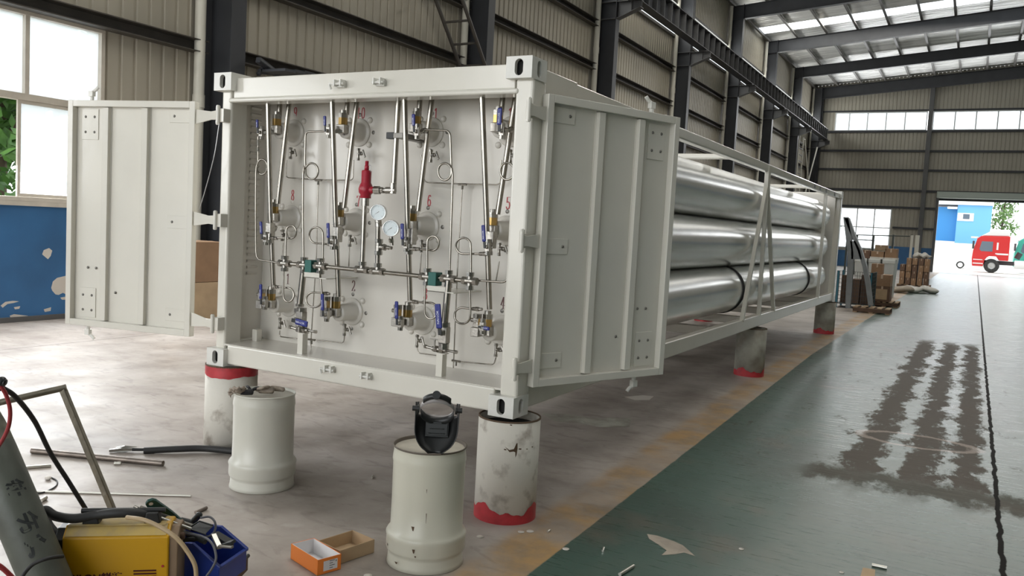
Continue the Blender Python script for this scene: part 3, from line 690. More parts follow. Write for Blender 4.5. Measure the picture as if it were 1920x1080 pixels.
def casting(x, y, z, sx, sy):
    "hollow corner casting with its oval openings; x,y,z is the outer corner, sx,sy point outward"
    a, b, h = .162, .178, .118; mb = MB(); t = .028
    x0, x1 = (x-a, x) if sx > 0 else (x, x+a); y0, y1 = (y-b, y) if sy > 0 else (y, y+b)
    def face(o, u, v, lu, lv, hu, hv, nrm, cu=None):
        "rectangular plate lu x lv with an oval hole hu x hv, depth t along -nrm"
        o, u, v, nrm = map(Vector, (o, u, v, nrm)); n = 32; c = o+u*(lu/2)+v*(lv/2); ring = []; outer = []
        for i in range(n):
            t_ = 2*PI*(i+.5)/n; cx_, sx_ = math.cos(t_), math.sin(t_)
            r = hu/2; yy = sx_*r+(hv/2-r)*(1 if sx_ > 0 else -1) if hv > hu else sx_*hv/2; xx = cx_*r
            ring.append(c+u*xx+v*yy)
            k = min(lu/2/max(abs(cx_), 1e-6), lv/2/max(abs(sx_), 1e-6)); outer.append(c+u*cx_*k+v*sx_*k)
        # square off the corners
        for cu_, cv_ in ((1, 1), (-1, 1), (-1, -1), (1, -1)):
            ang = math.atan2(cv_*lv, cu_*lu) % (2*PI); i = int(round(ang/(2*PI)*n-.5)) % n; outer[i] = c+u*(cu_*lu/2)+v*(cv_*lv/2)
        N_ = nrm*t
        V = ring+outer+[p-N_ for p in ring]; F = []
        for i in range(n):
            j = (i+1) % n
            F += [(i, j, n+j, n+i), (2*n+i, 2*n+j, j, i)]
        mb.add(V, F)
    fy = y1 if sy > 0 else y0; fx = x1 if sx > 0 else x0
    face((x0, fy, z), (1, 0, 0), (0, 0, 1), a, h, .052, .09, (0, sy, 0))
    face((fx, y0, z), (0, 1, 0), (0, 0, 1), b, h, .052, .09, (sx, 0, 0))
    mb.add([(x0, y0, z), (x1, y0, z), (x1, y1, z), (x0, y1, z), (x0, y0, z+h), (x1, y0, z+h), (x1, y1, z+h), (x0, y1, z+h)],
           [(0, 3, 2, 1), (4, 5, 6, 7), (0, 4, 7, 3) if sx > 0 else (1, 2, 6, 5), (0, 1, 5, 4) if sy > 0 else (3, 7, 6, 2)])
    k = len(mb.v)
    mb.use(1).bx(x0+.045, x1-.045, y0+.045, y1-.045, z+.02, z+h-.02).use(0)  # black block painted as the shade behind the oval openings
    return mb.build('corner_casting', ['casting_white', 'hole_shade'], CT)
for sx in (-1, 1):
    for sy in (-1, 1):
        for z in (CZ, ZT-.118):
            casting(0 if sx > 0 else -CW, CL_ if sy > 0 else 0, z, sx, sy)
W_ = 'container_white'
def part(name, mb, m=W_, bevel=.008, parent=CT, label=None, seg=2): return mb.build(name, m, parent, bevel=bevel, seg=seg, label=label)
# corner posts
for xo, s in ((-.006, 1), (-CW+.03, -1)):
    x0, x1 = (xo-.115, xo) if s > 0 else (xo, xo+.09)
    for y0, y1 in ((.045, .20), (CL_-.16, CL_-.02)):
        part('corner_post', MB().bx(x0, x1, y0, y1, CZ+.11, ZT-.11), bevel=.018, seg=3)
# header with its lower lip, sill
part('header_beam', MB().bx(-CW+.13, -.13, .055, .17, ZT-.165, ZT-.03), bevel=.006)
part('header_lip', MB().bx(-CW+.10, -.10, .035, .17, ZT-.195, ZT-.165), bevel=.012, seg=3)
part('front_sill', MB().bx(-CW+.15, -.15, .04, .17, CZ+.012, CZ+.15), bevel=.012, seg=3)
part('rear_sill', MB().bx(-CW+.15, -.15, CL_-.16, CL_-.03, CZ+.01, CZ+.15), bevel=.01)
part('rear_header', MB().bx(-CW+.13, -.13, CL_-.16, CL_-.03, ZT-.17, ZT-.03), bevel=.01)
for x0 in (-.105, -CW+.02):
    part('top_rail', MB().bx(x0, x0+.085, .17, CL_-.16, ZT-.135, ZT-.045), bevel=.012, seg=3)
    part('bottom_rail', MB().bx(x0, x0+.085, .17, CL_-.16, CZ+.03, CZ+.165), bevel=.01, seg=3)
for y in (1.2, 2.9, 4.6, 6.1, 7.7, 9.3, 10.6):
    if y in (4.6, 9.3): part('cross_member', MB().bx(-CW+.105, -.105, y-.05, y+.05, ZT-.125, ZT-.075))
    part('floor_member', MB().bx(-CW+.105, -.105, y-.05, y+.05, CZ+.04, CZ+.13))
part('roof_sheet', MB().bx(-CW+.105, -.105, .17, .62, ZT-.06, ZT-.045), bevel=0)
part('floor_pan', MB().bx(-CW+.105, -.105, .05, .62, CZ+.140, CZ+.152), 'container_inner', bevel=0)
part('side_wall', MB().bx(-CW+.045, -CW+.075, .19, .60, CZ+.15, ZT-.05), 'container_inner', bevel=0)
part('side_wall', MB().bx(-.045, -.014, .19, .62, CZ+.15, ZT-.04), W_, bevel=.004)
mb = MB()
for i in range(28):
    z = CZ+.62+i*.045; x = -CW+.075; mb.add([(x, .27, z), (x, .36, z), (x+.012, .365, z+.014), (x+.012, .265, z+.014), (x, .27, z+.022), (x, .36, z+.022)], [(0, 1, 2, 3), (3, 2, 5, 4)])
part('vent_louvre', mb, 'container_inner', 0)
bh = part('bulkhead', MB().bx(-CW+.075, -.045, BY, BY+.03, CZ+.15, ZT-.06), 'container_inner', bevel=0)
part('rear_bulkhead', MB().bx(-CW+.09, -.09, 11.93, 11.96, CZ+.10, ZT-.08), 'container_inner', bevel=0)
part('support_block', MB().bx(-2.30, -2.255, .28, .33, CZ+.15, CZ+.235), bevel=.003)
# side braces
for xs, (xa, xb) in ((1, (-.06, -.012)), (-1, (-CW+.012, -CW+.06))):
    top = (xa+xb)/2
    part('brace_plate', MB().bx(xa, xb, 6.02, 6.14, ZT-.36, ZT-.06), bevel=.004)
    for yb, w in ((5.33, .05), (6.16, .045), (7.0, .045)):
        a_, b_ = Vector((top, 6.02+.06*(yb-5.3)/1.7+.03, ZT-.3)), Vector((top, yb, CZ+.15))
        d = (b_-a_).normalized(); T = frame(a_, (1, 0, 0), Vector((1, 0, 0)).cross(d)*-1, d)
        part('diagonal_brace', MB().bx(-.022, .022, -w/2, w/2, 0, (b_-a_).length).xf(T), bevel=.004)
    part('side_strut', MB().bx(xa, xb, 10.42, 10.47, CZ+.14, ZT-.13), bevel=.004)
for y in (9.25, 9.75, 10.35, 11.3):
    part('rail_pocket', MB().bx(-.024, -.0185, y-.06, y+.06, ZT-.12, ZT-.065), 'steel_grey', 0)
# tie-down lugs on header and sill
for px, py, zc in ((637, 158, 0), (711, 155, 0), (619, 693, 1), (688, 706, 1)):
    c = at(px, py, 1, .03); mb = MB()
    mb.bx(c.x-.035, c.x+.035, c.y, .055, c.z-.018, c.z+.018).bx(c.x-.03, c.x-.02, c.y-.03, .05, c.z-.015, c.z+.026).bx(c.x+.02, c.x+.03, c.y-.03, .05, c.z-.015, c.z+.026)
    mb.cyl((c.x-.045, c.y-.015, c.z), (c.x+.04, c.y-.015, c.z), .008, seg=8)
    if px in (637, 619): mb.tube(fillet([(c.x-.03, c.y-.015, c.z-.005), (c.x-.07, c.y-.02, c.z+.008), (c.x-.06, c.y-.01, c.z-.03)], .02), .008, seg=6)
    part('door_keeper', mb, 'casting_white', .002)

# tubes
TX = [-2.097, -1.512, -.926, -.341]; TZ = [.43, 1.04, 1.64]
tb = None; rt = .264
prof = [(0.0, .04), (.06, .04), (.062, .10), (.09, .14)]
for i in range(9):
    t_ = i/8*PI/2; prof.append((.09+(rt-.09)*math.sin(t_)**.8, .14+.26*(1-math.cos(t_))))
prof += [(rt, .9), (rt, 6.0), (rt, 10.9)]
for i in range(1, 9):
    t_ = i/8*PI/2; prof.append((rt-(rt-.09)*(1-math.cos(t_)), 10.9+.33*math.sin(t_)))
prof += [(.07, 11.30), (.065, 11.46), (0, 11.46)]
for zi, z in enumerate([.478, 1.005, 1.532]):
    for xi, x in enumerate(TX):
        if tb is None:
            tb = MB().lathe(prof, (0, 0, 0), (0, 1, 0), 56).build('gas_tube', 'tube_silver', CT); c = tb
        else: c = tb.copy(); COL.objects.link(c)
        c.location = (x, BY+.03, CZ+z)
        if zi == 0:
            for yy in (4.95, 9.2): MB().lathe([(rt+.002, 0), (rt+.014, 0), (rt+.014, .05), (rt+.002, .05)], (x, yy+.5, CZ+z), (0, 1, 0), 48).build('retaining_ring', 'black_rubber', CT)

# digits drawn with a broad nib
DIG = {'1': [[(.22, .82), (.5, 1), (.5, 0)], [(.25, 0), (.75, 0)]],
       '2': [[(.12, .78), (.2, .93), (.48, 1), (.76, .92), (.82, .72), (.7, .5), (.3, .2), (.1, .02), (.88, .02), (.9, .18)]],
       '3': [[(.14, .8), (.25, .95), (.5, 1), (.75, .92), (.8, .75), (.68, .58), (.42, .53)], [(.42, .53), (.75, .45), (.87, .27), (.76, .07), (.48, 0), (.2, .05), (.1, .2)]],
       '4': [[(.62, 0), (.62, 1), (.08, .3), (.92, .3)], [(.42, 0), (.82, 0)]],
       '5': [[(.82, 1), (.25, 1), (.2, .55), (.45, .63), (.75, .55), (.86, .32), (.75, .08), (.45, 0), (.2, .05), (.1, .2)]],
       '6': [[(.8, .85), (.65, .98), (.4, .95), (.2, .7), (.13, .35), (.2, .1), (.47, 0), (.76, .08), (.86, .3), (.75, .52), (.5, .6), (.25, .5), (.15, .33)]],
       '7': [[(.12, .8), (.14, .98), (.88, .98), (.6, .5), (.48, 0)]],
       '8': [[(.5, .54), (.24, .64), (.2, .82), (.32, .96), (.5, 1), (.7, .95), (.8, .8), (.74, .64), (.5, .54), (.22, .42), (.13, .22), (.26, .04), (.5, 0), (.76, .05), (.87, .23), (.76, .43), (.5, .54)]],
       '9': [[(.2, .12), (.35, .02), (.6, .06), (.8, .32), (.86, .66), (.78, .92), (.52, 1), (.24, .92), (.14, .7), (.24, .48), (.5, .4), (.76, .5), (.85, .66)]],
       '0': [[(.5, 1), (.24, .9), (.13, .6), (.13, .4), (.24, .1), (.5, 0), (.76, .1), (.87, .4), (.87, .6), (.76, .9), (.5, 1)]]}
def hull(pts):
    pts = sorted(set(pts)); lo = []; up = []
    for p in pts:
        while len(lo) > 1 and (lo[-1][0]-lo[-2][0])*(p[1]-lo[-2][1])-(lo[-1][1]-lo[-2][1])*(p[0]-lo[-2][0]) <= 0: lo.pop()
        lo.append(p)
    for p in reversed(pts):
        while len(up) > 1 and (up[-1][0]-up[-2][0])*(p[1]-up[-2][1])-(up[-1][1]-up[-2][1])*(p[0]-up[-2][0]) <= 0: up.pop()
        up.append(p)
    return lo[:-1]+up[:-1]
def digits(s, cx, cz, h, y, col):
    mb = MB(); w = h*.52; nw, nh = h*.055, h*.018; x = cx-w*len(s)/2; k = 0
    for ch in s:
        for st in DIG[ch]:
            for p, q in zip(st[:-1], st[1:]):
                P = [(x+w*(.1+.8*a[0])+dx*nw, cz-h/2+h*a[1]+dz*nh) for a in (p, q) for dx in (-1, 1) for dz in (-1, 1)]
                hp = hull(P); yy = y-.0004-.00003*k; k += 1
                mb.add([(a[0], yy, a[1]) for a in hp], [tuple(range(len(hp)))])
        x += w
    return mb.build('number_marking', col, bh)

# flanges, plugs, numbers and necks
nums = [['1', '2', '3', '4'], ['8', '7', '6', '5'], ['9', '10', '11', '12']]
npx = {'1': (540, 523), '2': (663, 536), '3': (798, 551), '4': (943, 568), '8': (549, 366), '7': (672, 377), '6': (805, 376), '5': (953, 381), '9': (554, 211), '10': (677, 212), '11': (813, 214), '12': (962, 214)}
for zi, z in enumerate(TZ):
    for xi, x in enumerate(TX):
        zc = CZ+z; n = nums[zi][xi]
        part('tube_flange', MB().lathe([(.0, -.012), (.088, -.012), (.094, -.006), (.094, 0)], (x, BY, zc), (0, 1, 0), 40), 'container_inner', 0)
        part('tube_neck', MB().lathe([(.0, -.15), (.050, -.15), (.056, -.142), (.06, -.02), (.072, -.012)], (x, BY, zc), (0, 1, 0), 32), 'container_inner', 0)
        for k in range(4):
            a_ = PI/4+k*PI/2; r = .135
            part('dome_bolt', MB().ball((x+math.cos(a_)*r*.92, BY, zc+math.sin(a_)*r*.85), .021, 14, 8, (1, .8, 1)), 'container_inner', 0)
        for k in range(4):
            a_ = k*PI/2; part('screw_hole', MB().lathe([(0, -.001), (.0125, -.001), (.0135, 0)], (x+math.cos(a_)*.118, BY, zc+math.sin(a_)*.118), (0, 1, 0), 14), 'bolt_grey' if xi else 'container_inner', 0)
        p = at(*npx[n], 1, BY); digits(n, p.x, p.z, .072, BY, 'number_red' if n not in ('1', '2', '4') else 'number_dark')

ST, SF = 'stainless', 'stainless_fit'
def pipe(pts, r, name='steel_pipe', fil=.0, m=ST, seg=14):
    P = [at(px, py, 1, y) for px, py, y in pts]
    if fil: P = fillet(P, fil, 7)
    return part(name, MB().tube(P, r, seg), m, 0)
# --- big vent pipes
for pts in ([(513, 540, .20), (507, 400, .17), (502, 168, .12)], [(635, 556, .20), (629, 400, .17), (622, 168, .12)],
            [(769, 564, .20), (764, 400, .17), (758, 165, .12)], [(918, 580, .20), (912, 400, .17), (903, 160, .12)]):
    P = [at(*q[:2], 1, q[2]) for q in pts]; part('vent_pipe', MB().tube(P, .0165, 16), ST, 0)
for pts in ([(521, 382, .22), (545, 168, .26)], [(645, 390, .22), (672, 168, .26)], [(784, 396, .22), (812, 168, .26)], [(933, 402, .22), (970, 160, .26)],
            [(524, 218, .27), (526, 168, .27)], [(650, 215, .27), (653, 168, .27)], [(786, 209, .27), (789, 165, .27)], [(940, 210, .27), (945, 160, .27)]):
    P = [at(*q[:2], 1, q[2]) for q in pts]; part('vent_pipe', MB().tube(P, .0165, 16), ST, 0)
p = part('relief_outlet_pipe', MB().tube(fillet([at(705, 357, 1, .17), at(738, 358, 1, .17), at(748, 168, 1, .17)], .012), .0165, 16), ST, 0)

# --- valve blocks on every tube
def text_on(mb, s, size, T, idx, shear=0.0, bold=0.0):
    v, f = text_verts(s, size, shear, bold); mb.use(idx); mb.add([T @ Vector(p) for p in v], f); mb.use(0)
def lever(parent, piv, a, L_, wid, tone=0, nrm=(0, -1, 0), name='valve_handle'):
    "blue sleeved lever from pivot piv, pointing at angle a in the X-Z plane, with its white wordmark"
    d = Vector((math.cos(a), 0, math.sin(a))); n = Vector(nrm).normalized(); s = n.cross(d)
    T = frame(Vector(piv)+n*.02, d, s, n); mb = MB()
    mb.bx(.03, L_, -wid/2, wid/2, -.005, .007)
    k = len(mb.v); mb.xf(T)
    mb2 = MB().bx(-.008, .045, -wid*.32, wid*.32, -.006, .001).xf(T)
    o = mb.build(name, ['blue_grip', 'grip_white'], parent, bevel=wid*.25, seg=3)
    lt = MB(); v, f = text_verts('NAI-LOK', wid*.5, 0, .0); lt.add([T @ (Vector((p[0]+L_*.55, p[1], .0078))) for p in v], f)
    return o, mb2, lt
def ball_valve(c, a, L_=.085, wid=.021, kind=0, up=None):
    "hex bodied instrument valve with lever; c is its centre"
    c = Vector(c); mb = MB()
    mb.box(c, (.030, .03, .05)); mb.hexn(c+Vector((0, 0, .02)), c+Vector((0, 0, .045)), .017); mb.hexn(c-Vector((0, 0, .045)), c-Vector((0, 0, .02)), .017)
    mb.cyl(c+Vector((0, -.013, 0)), c+Vector((0, -.036, 0)), .012, seg=12)
    mb.hexn(c+Vector((0, -.024, 0)), c+Vector((0, -.034, 0)), .013)
    o = part('needle_valve', mb, SF, .0015)
    h, stem, lt = lever(o, c+Vector((0, -.02, 0)), a, L_, wid)
    stem.build('lever_arm', 'black_plastic', o, bevel=.002)
    lt.build('handle_wordmark', 'grip_white', h)
    return o
CONF = {}
for zi, z in enumerate(TZ):
    for xi, x in enumerate(TX):
        zc = CZ+z; c = Vector((x, .27, zc+(.035 if zi == 0 else .03)))
        # cross shaped steel block, brass union above
        mb = MB(); mb.bx(x-.034, x+.034, .22, .285, c.z-.055, c.z+.0)
        mb.cyl((x, .29, c.z-.03), (x, .27, c.z-.03), .036, seg=20)
        o = part('valve_block', mb, SF, .004)
        MB().hexn((x, .25, c.z+.0), (x, .25, c.z+.045), .030).build('brass_union', 'brass', o, bevel=.002)
        m2 = MB().hexn((x, .25, c.z+.045), (x, .25, c.z+.075), .031).cyl((x, .25, c.z+.075), (x, .25, c.z+.095), .021, seg=14)
        m2.build('pipe_nut', SF, o, bevel=.002)
        if zi == 0:      # lower row: a second body at the left carrying the vent pipe
            vx = x-.045; mb = MB(); mb.bx(vx-.026, vx+.026, .175, .235, c.z-.06, c.z-.005).bx(vx-.018, vx+.018, .185, .225, c.z-.005, c.z+.05)
            mb.hexn((vx, .205, c.z+.05), (vx, .205, c.z+.075), .028).hexn((vx-.04, .205, c.z+.035), (vx+.005, .205, c.z+.035), .014)
            mb.bx(vx-.01, x+.01, .2, .25, c.z-.05, c.z-.01)
            part('valve_body', mb, SF, .003)
# levers of the small ball valves (photo positions on the plane they stand in)
LV = [  # px, py of pivot, plane y, angle deg, length, width
    (497, 568, .15, 92, .155, .027), (613, 590, .15, 94, .165, .027), (751, 606, .15, 93, .165, .027), (905, 612, .14, -3, .085, .024),
    (499, 447, .14, 97, .135, .025), (624, 455, .14, 95, .15, .027), (762, 458, .14, 94, .15, .027), (915, 463, .13, 97, .15, .027),
    (491, 249, .18, 94, .10, .022), (617, 246, .18, 93, .11, .022), (783, 247, .15, 94, .12, .026), (942, 246, .14, 90, .15, .032)]
for px, py, y, a_, L_, wd in LV: ball_valve(at(px, py, 1, y), R(a_), L_*.84, wd*.9)
# arms joining those valves to the blocks
def seg_(a, b, r=.012, name='valve_link', hexes=True, m=SF):
    A_, B_ = at(*a[:2], 1, a[2]), at(*b[:2], 1, b[2]); mb = MB().cyl(A_, B_, r, seg=12); d = (B_-A_)
    if hexes:
        mb.hexn(A_+d*.12, A_+d*.4, r*1.45); mb.hexn(A_+d*.62, A_+d*.88, r*1.45)
    return part(name, mb, m, .001)
seg_((491, 249, .18), (518, 247, .24)); seg_((617, 246, .18), (645, 247, .24)); seg_((783, 247, .15), (800, 244, .22)); seg_((942, 246, .14), (962, 242, .2))
for a_, b_ in (((499, 447, .14), (517, 425, .23)), ((624, 455, .14), (643, 430, .23)), ((762, 458, .14), (780, 436, .23)), ((915, 463, .13), (930, 440, .22))): seg_(a_, b_, .014)
for px, py in ((506, 430), (632, 438), (771, 442), (921, 448)):
    c = at(px, py, 1, .17); part('valve_body', MB().bx(c.x-.022, c.x+.022, c.y-.02, c.y+.03, c.z-.055, c.z+.045), SF, .004)
for px, py in ((506, 446), (630, 457), (767, 466), (917, 467)):
    c = at(px, py, 1, .16); part('pipe_tee', MB().cyl(c-Vector((0, 0, .03)), c+Vector((0, 0, .03)), .02, seg=14).hexn(c-Vector((.0, 0, .035)), c-Vector((0, 0, .012)), .024), SF, .001)

# --- instrument tubing with pigtail loops; (centre of loop, radius px)
def loop(pts, r=.0065, y=.16, name='instrument_tube', m=ST, n=7):
    P = spline([at(px, py, 1, y-.0*i+ (.004*i)) for i, (px, py) in enumerate(pts)], n); return part(name, MB().tube(P, r, 9), m, 0)
def pig(start, cx, cy, rx, ry, a0, a1, end, y=.16, r=.0065, n=26, pre=(), post=()):
    pts = [at(*q, 1, y) for q in (start, *pre)]
    for i in range(n+1):
        a = R(a0+(a1-a0)*i/n); pts.append(at(cx+rx*math.cos(a), cy-ry*math.sin(a), 1, y-.014*(i/n)))
    pts += [at(*q, 1, y-.014) for q in (*post, end)]
    return part('instrument_tube', MB().tube(pts, r, 9), ST, 0)
# top row (valve down through a full ring)
pig((484, 262), 492, 313, 11, 14, 170, 530-0, (480, 477), y=.18, pre=(), post=((480, 330),)) if False else None
def ring_tube(px, top, cx, cy, rx, ry, down, bottom, y, r, right=False, head=()):
    "comes down at px, makes one full ring and leaves downward at px=down"
    pts = [at(*q, 1, y) for q in head]+[at(px, top, 1, y)]
    N_ = 34; a0 = 180 if not right else 0; sgn = 1 if not right else -1
    # start on the side of the ring nearest px, go down and round
    for i in range(N_+1):
        a = R(a0+sgn*(360*i/N_)); pts.append(at(cx+rx*math.cos(a), cy-ry*math.sin(a), 1, y-.016*i/N_))
    if True:
        for i in range(1, 9):
            pass
    pts.append(at(down, cy+ry*1.6, 1, y-.016)); pts.append(at(*bottom, 1, y-.016))
    return pts
def tube_(pts, r, m=ST, name='instrument_tube'): return part(name, MB().tube(pts, r, 9), m, 0)
# col 9: valve outlet (484,258) down, ring at (492,313)
q = [at(484, 256, 1, .18), at(484, 300, 1, .18)]
for i in range(30):
    a = R(180+300*i/29); q.append(at(491.5+10*math.cos(a), 313-14*math.sin(a), 1, .18-.015*i/29))
q = spline(q[:2]+[at(484.5, 312, 1, .18)]+q[3:]+[at(481, 312, 1, .163), at(480, 340, 1, .163), at(479.5, 400, 1, .163), at(480, 470, 1, .163)], 2)
tube_(q+[at(481, 481, 1, .163), at(486, 487, 1, .163), at(524, 493, 1, .163)], .0062)
part('tube_fitting', MB().hexn(at(484, 262, 1, .18), at(484, 273, 1, .18), .011).hexn(at(484, 276, 1, .18), at(484, 284, 1, .18), .012), SF, .001)
# col 10: bend right->down (572,250), ring at (583,321), leaves (568,..) to manifold (568,492)
q = fillet([at(613, 246, 1, .18), at(573, 247, 1, .18), at(572, 300, 1, .18)], .035, 6)
for i in range(30):
    a = R(180+330*i/29); q.append(at(584.5+12*math.cos(a), 321-15*math.sin(a), 1, .18-.015*i/29) if i else at(573, 318, 1, .18))
q += [at(570.5, 312, 1, .163), at(568.5, 325, 1, .163), at(568, 400, 1, .16), at(569, 490, 1, .15)]
tube_(q, .0068)
# col 11: goes right (846,245) down, ring at (833,322), leaves (849,..) to (841,512)
q = fillet([at(797, 243, 1, .17), at(844, 245, 1, .17), at(846, 300, 1, .17)], .04, 6)
for i in range(30):
    a = R(0-330*i/29); q.append(at(834+12.5*math.cos(a), 322-16*math.sin(a), 1, .17-.015*i/29))
q += [at(847.5, 316, 1, .153), at(849, 330, 1, .153), at(846, 420, 1, .15), at(843, 512, 1, .15)]
tube_(q, .0068)
# col 12: ring at (950,321), drops at (963,..) to (955,515) and back to the manifold
q = [at(966, 250, 1, .17), at(965, 300, 1, .17)]
for i in range(30):
    a = R(0-330*i/29); q.append(at(951+13*math.cos(a), 321-16*math.sin(a), 1, .17-.015*i/29))
q += [at(964, 315, 1, .153), at(965, 330, 1, .153), at(959, 420, 1, .15), at(955, 500, 1, .15)]
q = q[:-1]+fillet([at(956, 490, 1, .15), at(953, 530, 1, .15), at(884, 525, 1, .15)], .05, 6)
tube_(q, .0066)
# middle row pigtails: (fitting, ring centre, bottom at manifold)
def tail(sx, sy, cx, cy, rx, ry, side, bx_, by_, y=.15, r=.0066, low=False):
    """from the fitting (sx,sy) run towards the ring, round it and leave vertically to (bx,by).
    side=+1 ring right of the leaving tube, -1 ring left of it; low: ring hangs below the run"""
    q = [at(sx, sy, 1, y)]; N_ = 22; v = 1 if not low else -1
    for i in range(N_+1):           # start at the bottom (or top) of the ring, go round the outer side to the other side
        a = R(-90*v+side*v*(250)*i/N_) if side > 0 else R(-90*v-v*250*i/N_)
        q.append(at(cx+rx*math.cos(a), cy-ry*math.sin(a), 1, y-.02*i/N_))
    q += [at(cx-side*rx*1.0, cy+v*ry*.55, 1, y-.02), at(bx_, by_, 1, y-.02)]
    return tube_(q, r)
tail(519, 446, 546, 435, 9.5, 12, 1, 535, 492); tail(617, 458, 593, 441, 13, 15, -1, 605, 494)
tail(786, 467, 812, 456, 11, 13.5, 1, 801, 518); tail(901, 476, 869, 461, 14, 15, -1, 883, 522)
tail(517, 537, 541, 553, 10, 13, 1, 532, 495, low=True); tail(606, 550, 589, 562, 15, 14, -1, 599, 497, low=True)
tail(779, 566, 808, 583, 12, 15, 1, 798, 520, low=True); tail(886, 579, 867, 592, 15, 15, -1, 880, 525, low=True)
for a_, b_ in (((506, 446), (520, 447)), ((633, 459), (615, 458)), ((769, 467), (787, 467)), ((918, 476), (899, 476)), ((512, 537), (522, 538)), ((618, 551), (606, 550)), ((770, 565), (784, 567)), ((904, 580), (886, 579))):
    A_, B_ = at(*a_, 1, .15), at(*b_, 1, .15); d = B_-A_
    part('tube_fitting', MB().cyl(A_, B_, .009, seg=10).hexn(A_+d*.35, A_+d*.65, .014).hexn(A_+d*.72, A_+d*1.0, .012), SF, .001)

# --- the manifold line
MY = .13
tube_([at(534, 494, 1, MY), at(601, 499, 1, MY)], .014, ST, 'manifold_pipe'); tube_([at(601, 499, 1, MY), at(801, 519, 1, MY)], .014, ST, 'manifold_pipe'); tube_([at(801, 519, 1, MY), at(880, 527, 1, MY)], .014, ST, 'manifold_pipe')
def crossf(px, py, up=True, down=True, s=1.0):
    c = at(px, py, 1, MY); mb = MB(); mb.cyl(c-Vector((.045*s, 0, 0)), c+Vector((.045*s, 0, 0)), .021*s, seg=16)
    mb.hexn(c-Vector((.05*s, 0, 0)), c-Vector((.026*s, 0, 0)), .025*s).hexn(c+Vector((.026*s, 0, 0)), c+Vector((.05*s, 0, 0)), .025*s)
    if up: mb.cyl(c, c+Vector((0, 0, .05*s)), .018*s, seg=14).hexn(c+Vector((0, 0, .028*s)), c+Vector((0, 0, .052*s)), .025*s)
    if down: mb.cyl(c, c-Vector((0, 0, .05*s)), .018*s, seg=14).hexn(c-Vector((0, 0, .052*s)), c-Vector((0, 0, .028*s)), .025*s)
    return part('pipe_cross', mb, SF, .001)
for px, py in ((534, 494), (570, 497), (601, 499), (801, 519), (841, 523), (881, 527)): crossf(px, py)
for px, py in ((679, 506), (708, 509)): crossf(px, py, down=False)
for px, py in ((583, 499), (815, 523)):
    c = at(px, py, 1, MY); part('clamp_pad', MB().bx(c.x-.028, c.x+.028, .10, .17, c.z-.04, c.z+.04), 'green_pad', .003, label='dark green plastic pipe clamp')
    part('clamp_bracket', MB().bx(c.x-.03, c.x+.16, .10, BY, c.z-.075, c.z-.068).bx(c.x-.03, c.x+.10, .10, .106, c.z-.075, c.z-.04), W_, .002)
c = at(741, 254, 1, .17)
part('clamp_pad', MB().bx(c.x-.055, c.x+.0, .15, .19, c.z-.022, c.z+.018), 'black_plastic', .003, label='black plastic pipe clamp')
part('clamp_bracket', MB().bx(c.x+.0, c.x+.07, .15, BY, c.z-.018, c.z+.014), 'bolt_grey', .002)
# --- outlet drops with big valves
for (tx, ty), (bx__, by__), yy in (((570, 500), (562, 560), .13), ((841, 526), (833, 600), .12)):
    tube_([at(tx, ty, 1, yy), at(bx__, by__+14, 1, yy)], .021, ST, 'outlet_pipe')
    c = at(bx__, by__+18, 1, yy); mb = MB(); mb.hexn(c-Vector((0, 0, .03)), c+Vector((0, 0, .0)), .036).hexn(c-Vector((0, 0, -.012)), c+Vector((0, 0, .03)), .028)
    part('outlet_union', mb, SF, .002)
def big_valve(px, py, y, a_, hp, L_):
    c = at(px, py, 1, y); mb = MB(); mb.box(c, (.055, .05, .10)); mb.hexn(c+Vector((0, 0, .05)), c+Vector((0, 0, .075)), .034).hexn(c-Vector((0, 0, .085)), c-Vector((0, 0, .05)), .034)
    o = part('outlet_valve', mb, SF, .004); h = at(*hp, 1, y-.05)
    MB().hexn(Vector((c.x-.01, c.y-.02, h.z)), Vector((h.x, h.y, h.z)), .017).build('valve_stem', SF, o, bevel=.001)
    hd, stem, lt = lever(o, h, a_, L_, .040); stem.build('lever_arm', 'black_plastic', o, bevel=.002); lt.build('handle_wordmark', 'grip_white', hd)
big_valve(565, 598, .12, R(-6), (552, 600), .135)
big_valve(833, 628, .11, R(98), (828, 625), .175)
# small valve clusters and white legs below the outlets
for px, py, lx, ly in ((566, 618, 574, 640), (823, 655, 835, 672)):
    c = at(px, py, 1, .12); mb = MB(); mb.cyl(c-Vector((.045, 0, .0)), c+Vector((.055, 0, 0)), .016, seg=12).hexn(c-Vector((.03, 0, 0)), c-Vector((.008, 0, 0)), .022).hexn(c+Vector((.01, 0, 0)), c+Vector((.035, 0, 0)), .022)
    mb.cyl(c-Vector((.09, .01, -.008)), c-Vector((.045, 0, 0)), .009, seg=10).hexn(c-Vector((.098, .01, -.008)), c-Vector((.084, .01, -.008)), .013)
    mb.cyl(c+Vector((.055, 0, .0)), c+Vector((.13, -.01, .0)), .008, seg=10).hexn(c+Vector((.12, -.01, 0)), c+Vector((.135, -.01, 0)), .012)
    mb.cyl(c+Vector((-.02, -.02, 0)), c+Vector((-.02, -.02, .06)), .006, seg=8).cyl(c+Vector((-.055, -.02, .06)), c+Vector((.03, -.02, .06)), .0045, seg=8)
    part('drain_manifold', mb, SF, .001)
    f = at(lx, ly, 1, .14); part('support_leg', MB().bx(f.x-.04, f.x+.004, .10, .105, CZ+.15, c.z-.02).bx(f.x+.0, f.x+.005, .10, .15, CZ+.15, c.z-.02).bx(f.x-.04, f.x+.02, .10, .15, c.z-.024, c.z-.019), W_, .002)
